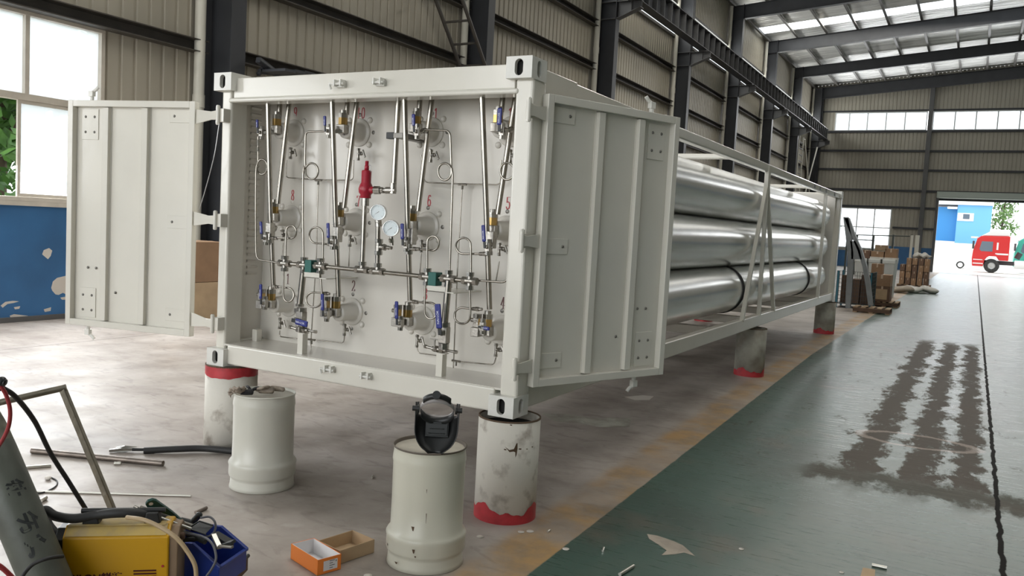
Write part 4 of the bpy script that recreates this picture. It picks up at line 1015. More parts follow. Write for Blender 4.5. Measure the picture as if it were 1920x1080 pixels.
# --- relief valve, gauges
c0 = at(679, 500, 1, MY); c1 = at(684, 376, 1, .13)
tube_([c0, c1], .0155, ST, 'relief_riser')
rvc = at(686, 356, 1, .13)
mb = MB().lathe([(.0, -.052), (.034, -.052), (.034, -.03), (.044, -.018), (.046, .008), (.04, .028), (.031, .045), (.031, .115), (.027, .122), (.0, .122)], rvc, (0, 0, 1), 24)
mb.cyl(rvc, rvc+Vector((.065, 0, 0)), .026, .02, seg=18)
rv = part('relief_valve', mb, 'valve_red', .002)
MB().lathe([(0, .122), (.014, .122), (.014, .15), (.011, .152), (.011, .18), (0, .18)], rvc, (0, 0, 1), 14).build('adjusting_cap', 'valve_red', rv)
MB().tube(spline([rvc+Vector((.012, 0, .155)), rvc+Vector((.035, -.005, .15)), rvc+Vector((.034, -.005, .12)), rvc+Vector((.024, 0, .105))]), .002, 6).build('seal_wire', 'cable_wire', rv)
MB().cyl(rvc-Vector((0, 0, .10)), rvc-Vector((0, 0, .052)), .024, seg=16).build('inlet_nut', SF, rv)
A_, B_ = rvc+Vector((.065, 0, 0)), at(737, 357, 1, .16); d = B_-A_
part('outlet_elbow', MB().cyl(A_, B_, .013, seg=12).hexn(A_, A_+d*.32, .026).hexn(A_+d*.36, A_+d*.48, .02).cyl(A_+d*.62, B_+d*.12, .021, seg=14).cyl(B_-Vector((0, 0, .02)), B_+Vector((0, 0, .045)), .021, seg=14), SF, .001)
g0, g1 = at(708, 503, 1, MY), at(709, 412, 1, .12)
tube_([g0, g1], .0155, ST, 'gauge_riser')
tc = at(710, 463, 1, .125)
part('gauge_tee', MB().cyl(tc-Vector((0, 0, .045)), tc+Vector((0, 0, .045)), .022, seg=16).hexn(tc+Vector((0, 0, .025)), tc+Vector((0, 0, .05)), .026).hexn(tc-Vector((0, 0, .05)), tc-Vector((0, 0, .025)), .026).cyl(tc, tc+Vector((.04, 0, 0)), .018, seg=12)
     .hexn(tc+Vector((.04, 0, 0)), tc+Vector((.052, 0, 0)), .022).cyl(tc+Vector((.05, 0, 0)), tc+Vector((.105, -.01, .002)), .008, seg=10).hexn(tc+Vector((.068, 0, 0)), tc+Vector((.078, 0, 0)), .014).hexn(tc+Vector((.094, -.008, 0)), tc+Vector((.108, -.01, 0)), .011), SF, .001)
part('gauge_socket', MB().cyl(at(710, 425, 1, .12), at(709, 412, 1, .12), .021, seg=14), SF, .001)
def gauge(px, py, y, r, foot):
    c = at(px, py, 1, y); n = Vector((.42, -.9, -.02)).normalized(); mb = MB()
    mb.lathe([(0, -.045), (r*.9, -.045), (r*.97, -.038), (r*.97, -.004), (r, .0), (r, .006), (r*.9, .008), (r*.88, .002)], c, n, 36)
    o = part('pressure_gauge', mb, 'chrome', 0)
    f = MB().lathe([(0, .002), (r*.89, .002)], c, n, 36).build('dial', 'gauge_face', o)
    T = frame(c+n*.0028, Vector((0, 0, 1)).cross(n).normalized(), Vector((0, 0, 1)), n); mk = MB()
    for k in range(21):
        a = R(225-270*k/20); r0 = r*(.70 if k % 5 else .62); q = [(math.cos(a)*r0, math.sin(a)*r0), (math.cos(a)*r*.8, math.sin(a)*r*.8)]; w2 = r*.012; px_ = (-math.sin(a)*w2, math.cos(a)*w2)
        mk.add([T @ Vector((q[0][0]+px_[0], q[0][1]+px_[1], 0)), T @ Vector((q[0][0]-px_[0], q[0][1]-px_[1], 0)), T @ Vector((q[1][0]-px_[0], q[1][1]-px_[1], 0)), T @ Vector((q[1][0]+px_[0], q[1][1]+px_[1], 0))], [(0, 1, 2, 3)])
    a = R(215); d = Vector((math.cos(a), math.sin(a), 0)); s = Vector((-d.y, d.x, 0))
    mk.add([T @ (d*r*.62+Vector((0, 0, .001))), T @ (s*r*.03-d*r*.15+Vector((0, 0, .001))), T @ (-s*r*.03-d*r*.15+Vector((0, 0, .001)))], [(0, 1, 2)])
    mk.build('scale_marks', 'ink', o)
    b = at(*foot, 1, y+.02); MB().cyl(c-n*.02-Vector((0, 0, r*.9)), b, .011, seg=10).hexn(b.lerp(c-Vector((0, 0, r)), .35), b.lerp(c-Vector((0, 0, r)), .75), .015).build('gauge_stem', SF, o)
gauge(709, 398, .10, .051, (710, 416)); gauge(733, 428, .08, .051, (735, 460))

# --- thin drain lines near the bulkhead with needle valves below every tube
def thin(pts, y=.36, fil=.03): 
    return part('drain_tube', MB().tube(fillet([at(px, py, 1, y) for px, py in pts], fil, 5), .0042, 7), ST, 0)
thin([(537, 300), (536, 333), (597, 337), (662, 338), (663, 300)]); thin([(597, 338), (593, 480), (592, 497)]); thin([(592, 500), (583, 640), (583, 655)])
thin([(790, 290), (796, 342), (865, 345), (938, 346), (940, 300)]); thin([(867, 346), (858, 497), (850, 690)])
thin([(531, 455), (529, 490)]); thin([(655, 460), (654, 500)]); thin([(790, 475), (787, 515)]); thin([(936, 490), (930, 527)])
thin([(525, 620), (524, 631), (570, 637)]); thin([(646, 628), (645, 643), (590, 637)]); thin([(782, 650), (784, 662), (830, 668)]); thin([(930, 670), (926, 684), (852, 677)])
for px, py in ((530, 440), (656, 450), (790, 460), (936, 466), (525, 605), (646, 617), (782, 638), (930, 655), (545, 286), (672, 288), (808, 291), (957, 292)):
    c = at(px, py, 1, .345); mb = MB(); mb.cyl(c+Vector((0, 0, .035)), c-Vector((0, 0, .045)), .009, seg=10).hexn(c+Vector((0, 0, .02)), c+Vector((0, 0, .035)), .013).hexn(c-Vector((0, 0, .045)), c-Vector((0, 0, .028)), .012)
    mb.cyl(c, c+Vector((.05, -.012, 0)), .009, seg=10).hexn(c+Vector((.018, -.004, 0)), c+Vector((.032, -.008, 0)), .014)
    o = part('drain_valve', mb, SF, .001)
    h = c+Vector((.055, -.014, 0)); MB().tube([h+Vector((-.008, 0, .022)), h+Vector((.016, -.004, -.026))], .007, 8).build('valve_key', SF, o)
for px, py in ((597, 338), (867, 346), (855, 677), (584, 637)):
    c = at(px, py, 1, .355); part('tube_tee', MB().hexn(c-Vector((.03, 0, 0)), c+Vector((.03, 0, 0)), .008).hexn(c-Vector((0, 0, .03)), c, .008), SF, 0)

# --- doors
def door(near, far, side):
    A_, B_ = Vector((*near, 0)), Vector((*far, 0)); u = (B_-A_).normalized(); wd = (B_-A_).length
    n = Vector((u.y, -u.x, 0)); n = n if n.dot(CAMP-A_) > 0 else -n
    z0, z1 = CZ+.165, CZ+.165+1.648; T = frame((A_.x, A_.y, 0), u, n, (0, 0, 1)) if u.cross(n).z > 0 else frame((A_.x, A_.y, 0), u, n, (0, 0, 1))
    f = .045
    def P(mb, name, m=W_, bevel=.004, parent=None, label=None):
        mb.xf(T)
        if u.cross(n).z < 0: mb.f = [fc[::-1] for fc in mb.f]
        return mb.build(name, m, parent, bevel=bevel, label=label)
    mb = MB(); mb.bx(0, wd, -.052, -.046, z0, z1)
    mb.bx(0, f, -.046, 0, z0, z1).bx(wd-f, wd, -.046, 0, z0, z1).bx(f, wd-f, -.046, 0, z0, z0+f).bx(f, wd-f, -.046, 0, z1-f, z1)
    d = P(mb, 'door', parent=CT)
    for us in (.37, .68):
        P(MB().bx(wd*us, wd*us+.05, -.046, -.012, z0+f+.005, z1-f-.005).bx(wd*us-.005, wd*us, -.046, -.04, z0+f, z1-f), 'door_stiffener', parent=d)
    def plate(u0, u1, za, zb, bolts):
        pl = P(MB().bx(u0, u1, -.046, -.040, za, zb), 'bolt_plate', parent=d, bevel=.002)
    def bolt(ub, zb):
        P(MB().lathe([(.0, .006), (.006, .006), (.009, .002), (.010, 0)], (ub, -.040, zb), (0, 1, 0), 10), 'bolt', 'bolt_grey', 0, d)
    for za in (z1-.28, z0+.06):
        plate(wd-.24, wd-.09, za, za+.22, 4)
        for du in (-.205, -.125):
            for dz in (.055, .165): bolt(wd+du, za+dz)
    for du in (-.24, -.165): bolt(wd+du, z0+.43)
    for zc in (z1-.10, (z0+z1)/2-.02, z0+.14):
        plate(.05, .24, zc-.045, zc+.045, 1); bolt(.2, zc)
    bolt(wd*.62, z0+.26)
    # lock rod ends with hooked cams
    for ze, s in ((z1, 1), (z0, -1)):
        mb = MB(); uu = wd-.20 if side > 0 else wd-.15
        mb.cyl((uu, -.07, ze-.12*s), (uu, -.07, ze+.07*s), .014, seg=12)
        mb.bx(uu-.02, uu+.02, -.085, -.052, min(ze+.035*s, ze+.075*s), max(ze+.035*s, ze+.075*s)).tube([(uu+.015, -.07, ze+.06*s), (uu-.03, -.075, ze+.085*s), (uu-.045, -.08, ze+.105*s)], .012, 8)
        mb.bx(uu-.03, uu+.03, -.06, -.052, min(ze-.02*s, ze-.09*s), max(ze-.02*s, ze-.09*s))
        P(mb, 'lock_rod', 'casting_white', .002, CT)
    mb = MB(); mb.cyl((wd-.18, -.075, z0+.1), (wd-.18, -.075, z1-.1), .014, seg=12); P(mb, 'lock_bar', W_, 0, CT)
    # hinges
    for pz in ((2.282, 1.574, .866) if side > 0 else (2.289, 1.581, .87)):
        hx = (.012 if side > 0 else -2.425); hy = -.0 if side > 0 else .0
        hp = Vector((.004 if side > 0 else -2.37, -.018, pz)); e = Vector((A_.x, A_.y, pz)) - n*.02
        mb = MB().cyl(hp-Vector((0, 0, .052)), hp+Vector((0, 0, .052)), .014, seg=14).cyl(hp-Vector((0, 0, .066)), hp+Vector((0, 0, .066)), .009, seg=10).hexn(hp+Vector((0, 0, .052)), hp+Vector((0, 0, .062)), .014).hexn(hp-Vector((0, 0, .062)), hp-Vector((0, 0, .052)), .014)
        o = part('hinge', mb, W_, .001)
        dd = (e-hp); l = dd.length; dn = dd.normalized(); sn = Vector((0, 0, 1)).cross(dn)
        q_ = 1 if side < 0 else .8; a_ = [hp+Vector((0, 0, -.032)), hp+dn*l*.3+Vector((0, 0, -.028)), e+Vector((0, 0, -.05*q_)), e+Vector((0, 0, .05*q_)), hp+dn*l*.3+Vector((0, 0, .028)), hp+Vector((0, 0, .032))]
        MB().prism([p-sn*.005 for p in a_], sn*.010).build('hinge_strap', W_, o, bevel=.002)
        px0 = -.006 if side > 0 else -CW+.03
        if side > 0: m2 = MB().bx(-.004, .004, -.012, .05, pz-.04, pz+.04)
        else: m2 = MB().bx(hp.x-.005, hp.x+.045, -.012, .05, pz-.045, pz+.045)
        m2.build('hinge_plate', W_, o, bevel=.003)
door((.043, .138), (.470, 1.152), 1)
door((-2.639, .016), (-3.716, -.208), -1)
part('door_cable', MB().tube(spline([at(411, 232, 1, -.02), at(402, 290, 1, -.02), at(388, 345, 1, -.01), at(374, 392, 1, 0)]), .003, 6), 'cable_wire', 0)

# ================================================================== SUPPORT PILLARS
def pillar(x, y, lab, m, redtop=False, redbot=True, r=.177, h=.578, marks=False):
    t = thing('concrete_pillar', lab, 'pillar', (x, y, 0), 'pillars under the container')
    z0, z1 = 0, h
    MB().lathe([(r-.006, z1-.06), (r-.006, z1), (r, z1), (r, .0), (r-.012, 0)], (x, y, 0), (0, 0, 1), 48).build('casing', m, t)
    MB().lathe([(0, z1-.05), (r-.012, z1-.05)], (x, y, 0), (0, 0, 1), 48).build('void_shade', 'hole_shade', t)  # black disc stands in for the shade down inside the open casing
    MB().lathe([(r-.007, z1-.004), (r-.007, z1+.002), (r+.0015, z1+.002), (r+.0015, z1-.006)], (x, y, 0), (0, 0, 1), 48).build('rim', 'rust_dark', t)
    def band(z_lo, z_hi, wav, ph, up=True):
        n = 72; v = []
        for i in range(n):
            a = 2*PI*i/n; dz = wav*(math.sin(a*3+ph)*.5+math.sin(a*7+ph*2)*.25+math.sin(a*17)*.12)
            lo, hi = (z_lo, z_hi+dz) if up else (z_lo+dz, z_hi)
            for z in (lo, hi): v.append((x+math.cos(a)*(r+.0012), y+math.sin(a)*(r+.0012), z))
        MB().add(v, [(2*i, 2*((i+1) % n), 2*((i+1) % n)+1, 2*i+1) for i in range(n)], True).build('red_band', 'paint_red', t)
    if redbot: band(0.0, .075, .045, 1.0+x)
    if redtop: band(h-.075, h, .012, 2.0, False)
    if marks:
        mb = MB(); 
        for (px, py, s_) in [(962, 838, 1), (947, 843, .35), (975, 842, .4), (958, 797, .3), (998, 838, .3), (988, 842, .25), (1006, 790, .3)]:
            d = ray(px, py); o_ = CAMP; ox, oy = o_.x-x, o_.y-y; A_ = d.x**2+d.y**2; B_ = 2*(ox*d.x+oy*d.y); C_ = ox*ox+oy*oy-(r+.001)**2
            disc = B_*B_-4*A_*C_
            if disc < 0: continue
            p = o_+d*((-B_-math.sqrt(disc))/(2*A_)); th = math.atan2(p.y-y, p.x-x)
            shp = [(-.045, .0), (-.02, -.018), (.005, -.012), (.018, .02), (.024, .022), (.026, -.01), (.022, -.045), (.016, -.06), (.014, -.03), (.004, -.026), (-.018, -.03)] if s_ == 1 else [(-.02, -.006), (.02, -.012), (.022, .008), (-.018, .01)]
            mb.add([(x+math.cos(th+u/r)*(r+.001), y+math.sin(th+u/r)*(r+.001), p.z+w_) for u, w_ in [(a*s_, b*s_) for a, b in shp]], [tuple(range(len(shp)))])
        mb.build('paint_chips', 'rust_dark', t)
pillar(-.066, .087, 'chipped white round pillar with a red foot under the near right corner casting', 'pillar_white', marks=True)
pillar(-2.346, .145, 'round grey white pillar with a red top band behind the left drum', 'pillar_white', redtop=True, redbot=False)
pillar(-.11, 6.2, 'grey pillar with a red foot under the middle of the long side', 'pillar_grey')
pillar(-.12, 12.02, 'grey pillar with a red foot under the far end corner', 'pillar_grey')
pillar(-2.35, 6.2, 'pillar under the middle of the hidden long side', 'pillar_grey')
pillar(-2.35, 12.02, 'pillar under the hidden far corner', 'pillar_grey')

# ================================================================== WHITE DRUMS
def drum(x, y, lab, m, h, worn):
    t = thing('steel_drum', lab, 'drum', (x, y, 0), 'white drums in front of the container')
    prof = [(.0, .012), (.180, .012), (.183, .0), (.188, .002), (.184, .02), (.181, .055), (.180, .062), (.190, .075), (.193, .085), (.192, .135), (.196, .150), (.190, .162), (.176, .178), (.1745, .30), (.175, h-.075), (.178, h-.06), (.177, h-.045), (.173, h-.02), (.174, h-.006), (.176, h)]
    if not worn: prof = [(r+.004, z) for r, z in prof]; prof[0] = (0, .012)
    MB().lathe(prof, (x, y, 0), (0, 0, 1), 64).build('drum_wall', m, t)
    k = .004 if not worn else 0
    MB().lathe([(.176+k, h-.001), (.1785+k, h+.001), (.179+k, h+.005), (.176+k, h+.008), (.172+k, h+.005), (.170+k, h-.006), (.168+k, h-.008)], (x, y, 0), (0, 0, 1), 64).build('rim', 'barrel_rim' if worn else m, t)
    MB().lathe([(.0, h-.007), (.169+k, h-.008)], (x, y, 0), (0, 0, 1), 48).build('drum_head', 'barrel_top', t)
    if worn:
        mb = MB()
        for a, z, w, hh in ((-1.35, .215, .016, .022), (-1.27, .115, .014, .02), (-1.0, .27, .003, .05), (-1.02, .40, .003, .02), (-1.75, .04, .02, .01), (-2.2, .1, .012, .012), (-1.22, .09, .01, .008)):
            rr = .176 if z > .2 else .195; 
            mb.add([(x+math.cos(a+u/rr)*rr, y+math.sin(a+u/rr)*rr, z+v_) for u, v_ in ((-w/2, hh/2), (w/2, hh/2), (w*.25, -hh/2), (-w*.1, -hh*.4))], [(3, 2, 1, 0)])
        mb.build('paint_chips', 'rust_dark', t)
    return t
drum(-1.509, -.369, 'clean white steel drum at the left with work gloves on its top', 'barrel_white_clean', .565, False)
drum(-.061, -.717, 'worn white steel drum at the centre with the black welding helmet on it', 'barrel_white', .572, True)

# ================================================================== WELDING HELMET on the right drum
HT = .572+.008
t = thing('welding_helmet', 'black welding helmet with clear headband standing on the worn drum', 'helmet', (-.03, -.80, HT))
hb = at(815, 851, 2, HT); hc = Vector((hb.x, hb.y, HT))
hx_ = RIGHT.copy(); hx_.z = 0; hx_.normalize(); hy_ = Vector((0, 0, 1)).cross(hx_)     # hy_ points away from the camera
HT_ = frame(hc, hx_, hy_, (0, 0, 1)) @ Matrix.Rotation(R(-12), 4, 'X')
n_u, n_v = 28, 20; v = []; H_ = .235; 
for j in range(n_v+1):
    f = j/n_v; z = H_*f; g_ = min(1, f/.5)
    hw = .098*math.sqrt(max(0.0, 1-(1-g_)**2.2))*(1+.05*f) if f > 0 else .03
    hw = max(hw, .03)
    for i in range(n_u+1):
        a = PI*i/n_u; xx = -math.cos(a)*hw; dep = math.sin(a)**.75*(.085*min(1, .45+f*1.1))
        v.append((xx, dep, z))
F = [(j*(n_u+1)+i, j*(n_u+1)+i+1, (j+1)*(n_u+1)+i+1, (j+1)*(n_u+1)+i) for j in range(n_v) for i in range(n_u) if not (j > n_v*.74 and 3 < i < n_u-4)]
MB().add(v, F, True).xf(HT_).build('helmet_shell', 'black_plastic', t, solid=.004)
mb = MB(); mb.bx(-.055, .055, .050, .082, .075, .145)
mb.bx(-.05, .05, .045, .052, .082, .138); mb.bx(-.04, .04, .040, .046, .090, .094).bx(-.035, .035, .040, .046, .112, .116)
mb.xf(HT_).build('lens_housing', 'tool_dark', t, bevel=.004)
def ell(cx, cy, cz, rx, ry, tilt, a0, a1, n=30):
    return [Vector((cx+rx*math.cos(R(a0+(a1-a0)*i/n)), cy+ry*math.sin(R(a0+(a1-a0)*i/n)), cz+tilt*math.sin(R(a0+(a1-a0)*i/n)))) for i in range(n+1)]
def strap(name, pts, w_, th, m, up=Vector((0, 0, 1)), dz=None):
    v = []; n = len(pts)
    for i, p in enumerate(pts):
        for s in (-1, 1): v.append(p+up*(s*w_/2))
    MB().add(v, [(2*i, 2*i+2, 2*i+3, 2*i+1) for i in range(n-1)], True).xf(HT_).build(name, m, t, solid=th)
strap('headband', ell(0, -.01, .205, .080, .066, -.040, 0, 360, 48), .022, .002, 'headband_clear')
strap('sweatband', ell(0, -.008, .196, .078, .062, -.046, 12, 168), .034, .004, 'black_plastic')
strap('rear_pad', ell(0, -.016, .216, .076, .072, -.050, 215, 325, 24), .026, .007, 'black_plastic')
mb = MB().cyl((0, -.088, .268), (0, -.112, .272), .019, seg=12, smooth=False).box((0, -.09, .268), (.035, .014, .026)); mb.xf(HT_).build('adjusting_knob', 'black_plastic', t, bevel=.002)
for s in (-1, 1):
    mb = MB().cyl((s*.088, -.005, .205), (s*.116, -.005, .205), .013, seg=12, smooth=False).cyl((s*.084, -.005, .205), (s*.092, -.005, .205), .02, seg=14)
    mb.prism([(s*.088, -.012, .20), (s*.088, .012, .20), (s*.088, .004, .236), (s*.088, -.002, .236)], (s*.005, 0, 0))
    mb.xf(HT_).build('side_knob', 'black_plastic', t, bevel=.001)

# ================================================================== GLOVES on the left drum
def blob(pts, r, flat, m, name, lab, seg=10, extra=()):
    mb = MB(); k = 0
    P = spline(pts, 6); n = len(P); rr = [r[0]+(r[1]-r[0])*i/(n-1) for i in range(n)]; rr[0] *= .5; rr[-1] *= .5
    mb.tube(P, rr, seg)
    for ex, er in extra: Q = spline(ex, 5); q = [er]*len(Q); q[-1] *= .5; mb.tube(Q, q, seg)
    zc = min(p[2] for p in mb.v)
    mb.v = [(x, y, base+(z-zc)*flat) for x, y, z in mb.v] if (base := min(p.z for p in P)) is not None else mb.v
    return tag(mb.build(name, m), lab, 'glove', 'work gloves on the left drum')
gz = .565+.006
def G(px, py, dz=0): p = at(px, py, 2, gz+dz); return p
blob([G(484, 738), G(497, 738), G(514, 738)], (.020, .026), .75, 'glove_tan', 'work_glove', 'tan work glove lying in front on the left drum, its cuff to the right', extra=[([G(487, 736), G(484, 733, .02), G(494, 731, .03)], .011), ([G(486, 739), G(480, 735, .01), G(478, 731, .02)], .010)])
blob([G(506, 733), G(520, 734), G(533, 736)], (.022, .016), .8, 'glove_tan', 'work_glove', 'tan work glove lying at the back right on the left drum', extra=[([G(508, 733), G(501, 729, .03), G(492, 730, .035)], .012)])
blob([G(449, 741), G(462, 741), G(474, 740)], (.018, .024), .8, 'glove_dark', 'work_glove', 'black rubber work glove lying at the left front on the drum', extra=[([G(472, 738), G(478, 733, .02), G(485, 731, .02)], .011), ([G(470, 737), G(466, 731, .02), G(463, 728, .02)], .009)])
mb = MB()
Pg = [[G(458, 728, .045), G(450, 730, .05), G(440, 729, .05), G(432, 731, .03), G(428, 738, -.01)], [G(462, 734, .02), G(452, 737, .02), G(441, 738, .015), G(436, 739, -.005), G(433, 745, -.035)]]
v = []; n = 0
A_ = spline(Pg[0], 5); B_ = spline(Pg[1], 5); m_ = min(len(A_), len(B_)); v = []
for i in range(m_):
    for j in range(7):
        p = A_[i].lerp(B_[i], j/6); p.z += .010*math.sin(i*1.3)*math.cos(j*1.7)+.006; v.append(p)
MB().add(v, [(i*7+j, i*7+j+1, (i+1)*7+j+1, (i+1)*7+j) for i in range(m_-1) for j in range(6)], True)
mb = MB(); mb.add(v, [(i*7+j, i*7+j+1, (i+1)*7+j+1, (i+1)*7+j) for i in range(m_-1) for j in range(6)], True)
tag(mb.build('work_glove', 'glove_tan', solid=.01), 'crumpled brown work glove hanging over the left edge of the drum', 'glove', 'work gloves on the left drum')

# ================================================================== CARTON AND LID ON THE FLOOR
def open_box(name, lab, A, U, V, h, mo, mi, label_on=False):
    "A near-left floor corner; U, V floor edge vectors"
    t = thing(name, lab, 'box', A); U, V = Vector(U), Vector(V); A = Vector(A); u, v_ = U.normalized(), V.normalized(); T = frame(A, u, Vector((0, 0, 1)).cross(u), (0, 0, 1))
    L_, W2 = U.length, V.length; w = .003
    for nm, m, e in (('outer_wall', mo, 0), ('inner_lining', mi, w)):
        mb = MB(); q = .0018
        mb.bx(e, e+q, e, W2-e, 0.001+e, h-e*.3).bx(L_-e-q, L_-e, e, W2-e, .001+e, h-e*.3).bx(e, L_-e, e, e+q, .001+e, h-e*.3).bx(e, L_-e, W2-e-q, W2-e, .001+e, h-e*.3).bx(e, L_-e, e, W2-e, .001+e, .003+e)
        mb.xf(T).build(nm, m, t)
    if label_on:
        mb = MB(); mb.add([T @ Vector(p) for p in [(.03, -.001, .014), (L_-.02, -.001, .014), (L_-.02, -.001, h-.014), (.03, -.001, h-.014)]], [(0, 1, 2, 3)])
        lb = mb.build('paper_label', 'paper_white', t)
        mb = MB()
        for k in range(4):
            z = .022+.011*k; mb.add([T @ Vector(p) for p in [(.062, -.0016, z), (.062+.018+.01*(k % 2), -.0016, z), (.062+.018+.01*(k % 2), -.0016, z+.003), (.062, -.0016, z+.003)]], [(0, 1, 2, 3)])
        mb.add([T @ Vector(p) for p in [(L_-.03, -.0016, h-.028), (L_-.026, -.0016, h-.028), (L_-.026, -.0016, h-.019), (L_-.03, -.0016, h-.019)]], [(0, 1, 2, 3)])
        mb.build('print_lines', 'ink', lb)
    return t
a0 = at(595, 1080, 2, 0); a1 = at(637, 1068, 2, 0); dU = (a1-a0); dU = dU.normalized()*.125; dV = Vector((-dU.y, dU.x, 0)).normalized()*.245
open_box('carton_box', 'open orange carton with white lining and a label, left of the worn drum', a0, dU, dV, .075, 'box_orange', 'paper_white', True)
b0 = at(637, 1059, 2, 0); b1 = at(701, 1037, 2, 0); dU2 = (b1-b0); dU2 = dU2.normalized()*.215; dV2 = Vector((-dU2.y, dU2.x, 0)).normalized()*.17
open_box('cardboard_tray', 'open brown cardboard tray touching the orange carton', b0+dV2*.02, dU2, dV2, .068, 'cardboard_pale', 'cardboard_pale')

# ================================================================== SCRAP AND LITTER
def floor_rod(name, lab, p, q, r, m, grp=None, cat='rod', hollow=False):
    A_, B_ = at(*p, 2, r), at(*q, 2, r); mb = MB(); mb.cyl(A_, B_, r, seg=14, caps=not hollow)
    if hollow:
        d = (B_-A_).normalized(); mb.lathe([(r*.8, 0), (r, 0)], A_, d, 14); mb.lathe([(r, 0), (r*.8, 0), (r*.8, -.1), (0, -.1)], B_, d, 14)
    return tag(mb.build(name, m), lab, cat, grp)
floor_rod('steel_pipe', 'long rusty grey pipe lying on the floor behind the cart handle', (60, 845), (306, 869), .019, 'pipe_scrap', cat='pipe', hollow=True)
floor_rod('steel_rod', 'long thin bright rod lying on the floor above the yellow welder', (60, 921), (358, 930), .006, 'rod_scrap')
floor_rod('steel_rod', 'short thick rod end lying beside the grey gas bottle', (45, 877), (96, 873), .010, 'rod_scrap')
floor_rod('steel_rod', 'short bright rod lying just under the long rusty pipe', (92, 850), (126, 852), .008, 'rod_scrap')
floor_rod('steel_offcut', 'small bright offcut below the rusty pipe, right of the handle leg', (214, 869), (227, 869), .010, 'rod_scrap', cat='offcut')
floor_rod('steel_offcut', 'small offcut on the floor between the blue bin and the left drum', (367, 961), (387, 952), .010, 'pipe_scrap', cat='offcut')
floor_rod('steel_offcut', 'small offcut on the floor left of the gas bottle hose', (76, 939), (86, 933), .011, 'rod_scrap', cat='offcut')
floor_rod('steel_offcut', 'grey offcut on the green floor at the bottom centre', (1162, 1077), (1188, 1061), .009, 'rod_scrap', cat='offcut')
floor_rod('steel_offcut', 'grey offcut on the green floor at the bottom right', (1635, 1059), (1663, 1065), .009, 'rod_scrap', cat='offcut')
floor_rod('steel_offcut', 'tiny upright looking offcut on the floor between the two drums', (697, 896), (699, 892), .007, 'rod_scrap', cat='offcut')
floor_rod('steel_offcut', 'tiny offcut beside the pale discs at the near pillar', (1027, 997), (1031, 994), .006, 'rod_scrap', cat='offcut')
floor_rod('steel_offcut', 'tiny offcut with a shadow on the green floor by the white scrape', (1130, 1033), (1132, 1027), .006, 'rod_scrap', cat='offcut')
for (px, py, r, lab) in [(900, 1006, .020, 'pale paper disc left of the red pillar foot'), (977, 997, .018, 'left pale paper disc of the pair right of the pillar foot'), (994, 996, .020, 'right pale paper disc of the pair right of the pillar foot'),
                 (1061, 1029, .018, 'pale paper disc on the green floor below the pillar pair'), (1390, 1029, .014, 'pale paper disc on the green floor right of the scrape'), (1578, 1073, .012, 'pale paper disc near the bottom right edge'), (690, 1079, .02, 'pale paper disc cut by the bottom edge beside the brown tray')]:
    c = at(px, py, 2, .002); tag(MB().lathe([(0, .002), (r, .002), (r, 0)], (c.x, c.y, .001), (0, 0, 1), 20).build('paper_disc', 'disc_pale'), lab, 'disc', 'pale paper discs on the floor')
# paper scrap and scrapes of white paint
def patch(name, lab, pts, m, cat, z=.002):
    P = [at(px, py, 2, z) for px, py in pts]; tag(MB().add(P, [tuple(range(len(P)))]).build(name, m), lab, cat)
patch('card_scrap', 'brown cardboard scrap cut by the bottom edge at the right', [(1618, 1064), (1641, 1068), (1640, 1085), (1612, 1085)], 'cardboard_pale', 'scrap')
patch('paint_scrape', 'pale scrape of dried paint on the green floor at the bottom', [(1213, 1001), (1232, 1004), (1262, 1014), (1280, 1022), (1304, 1043), (1283, 1036), (1266, 1039), (1240, 1041), (1250, 1032), (1236, 1022), (1217, 1010)], 'bag_dirty', 'scrape', .0012)
patch('paint_scrape', 'white paint splash on the floor right of the near pillar', [(1015, 775), (1060, 776), (1110, 784), (1150, 783), (1184, 784), (1180, 800), (1125, 801), (1090, 794), (1040, 790)], 'pillar_grey', 'scrape', .0012)
patch('paint_scrape', 'small white paint splash below the lower edge of the right door', [(1170, 744), (1205, 741), (1226, 743), (1218, 750), (1190, 750)], 'disc_pale', 'scrape', .0012)

# torch / cutting hose in black sleeve lying by the left pillar
t = thing('welding_clamp', 'welding earth clamp with its thick black sleeved cable, beside the left drum', 'clamp', at(300, 850, 2, 0))
mb = MB().tube(spline([at(270, 845, 2, .02), at(330, 842, 2, .03), at(385, 841, 2, .03), at(455, 848, 2, .025)], 8), .022, 12); mb.build('cable_sleeve', 'black_rubber', t)
mb = MB(); q0, q1 = at(205, 843, 2, .02), at(252, 842, 2, .02); d = (q1-q0).normalized(); s_ = Vector((0, 0, 1)).cross(d)
T = frame(q0, d, s_, (0, 0, 1)); L_ = (q1-q0).length
mb.prism([(0, -.012, -.014), (L_*.6, -.016, -.018), (L_, -.012, -.006), (L_, -.012, .006), (L_*.5, -.012, .010), (0, -.012, .002)], (0, .022, 0)).prism([(L_*.25, -.01, .014), (L_*.6, -.01, .024), (L_*1.1, -.01, .014), (L_*.6, -.01, .012)], (0, .02, 0)).xf(T)
mb.build('clamp_jaw', 'tool_steel', t, bevel=.002)
MB().tube([at(248, 843, 2, .02), at(275, 843, 2, .02)], .010, 8).build('clamp_neck', 'black_plastic', t)

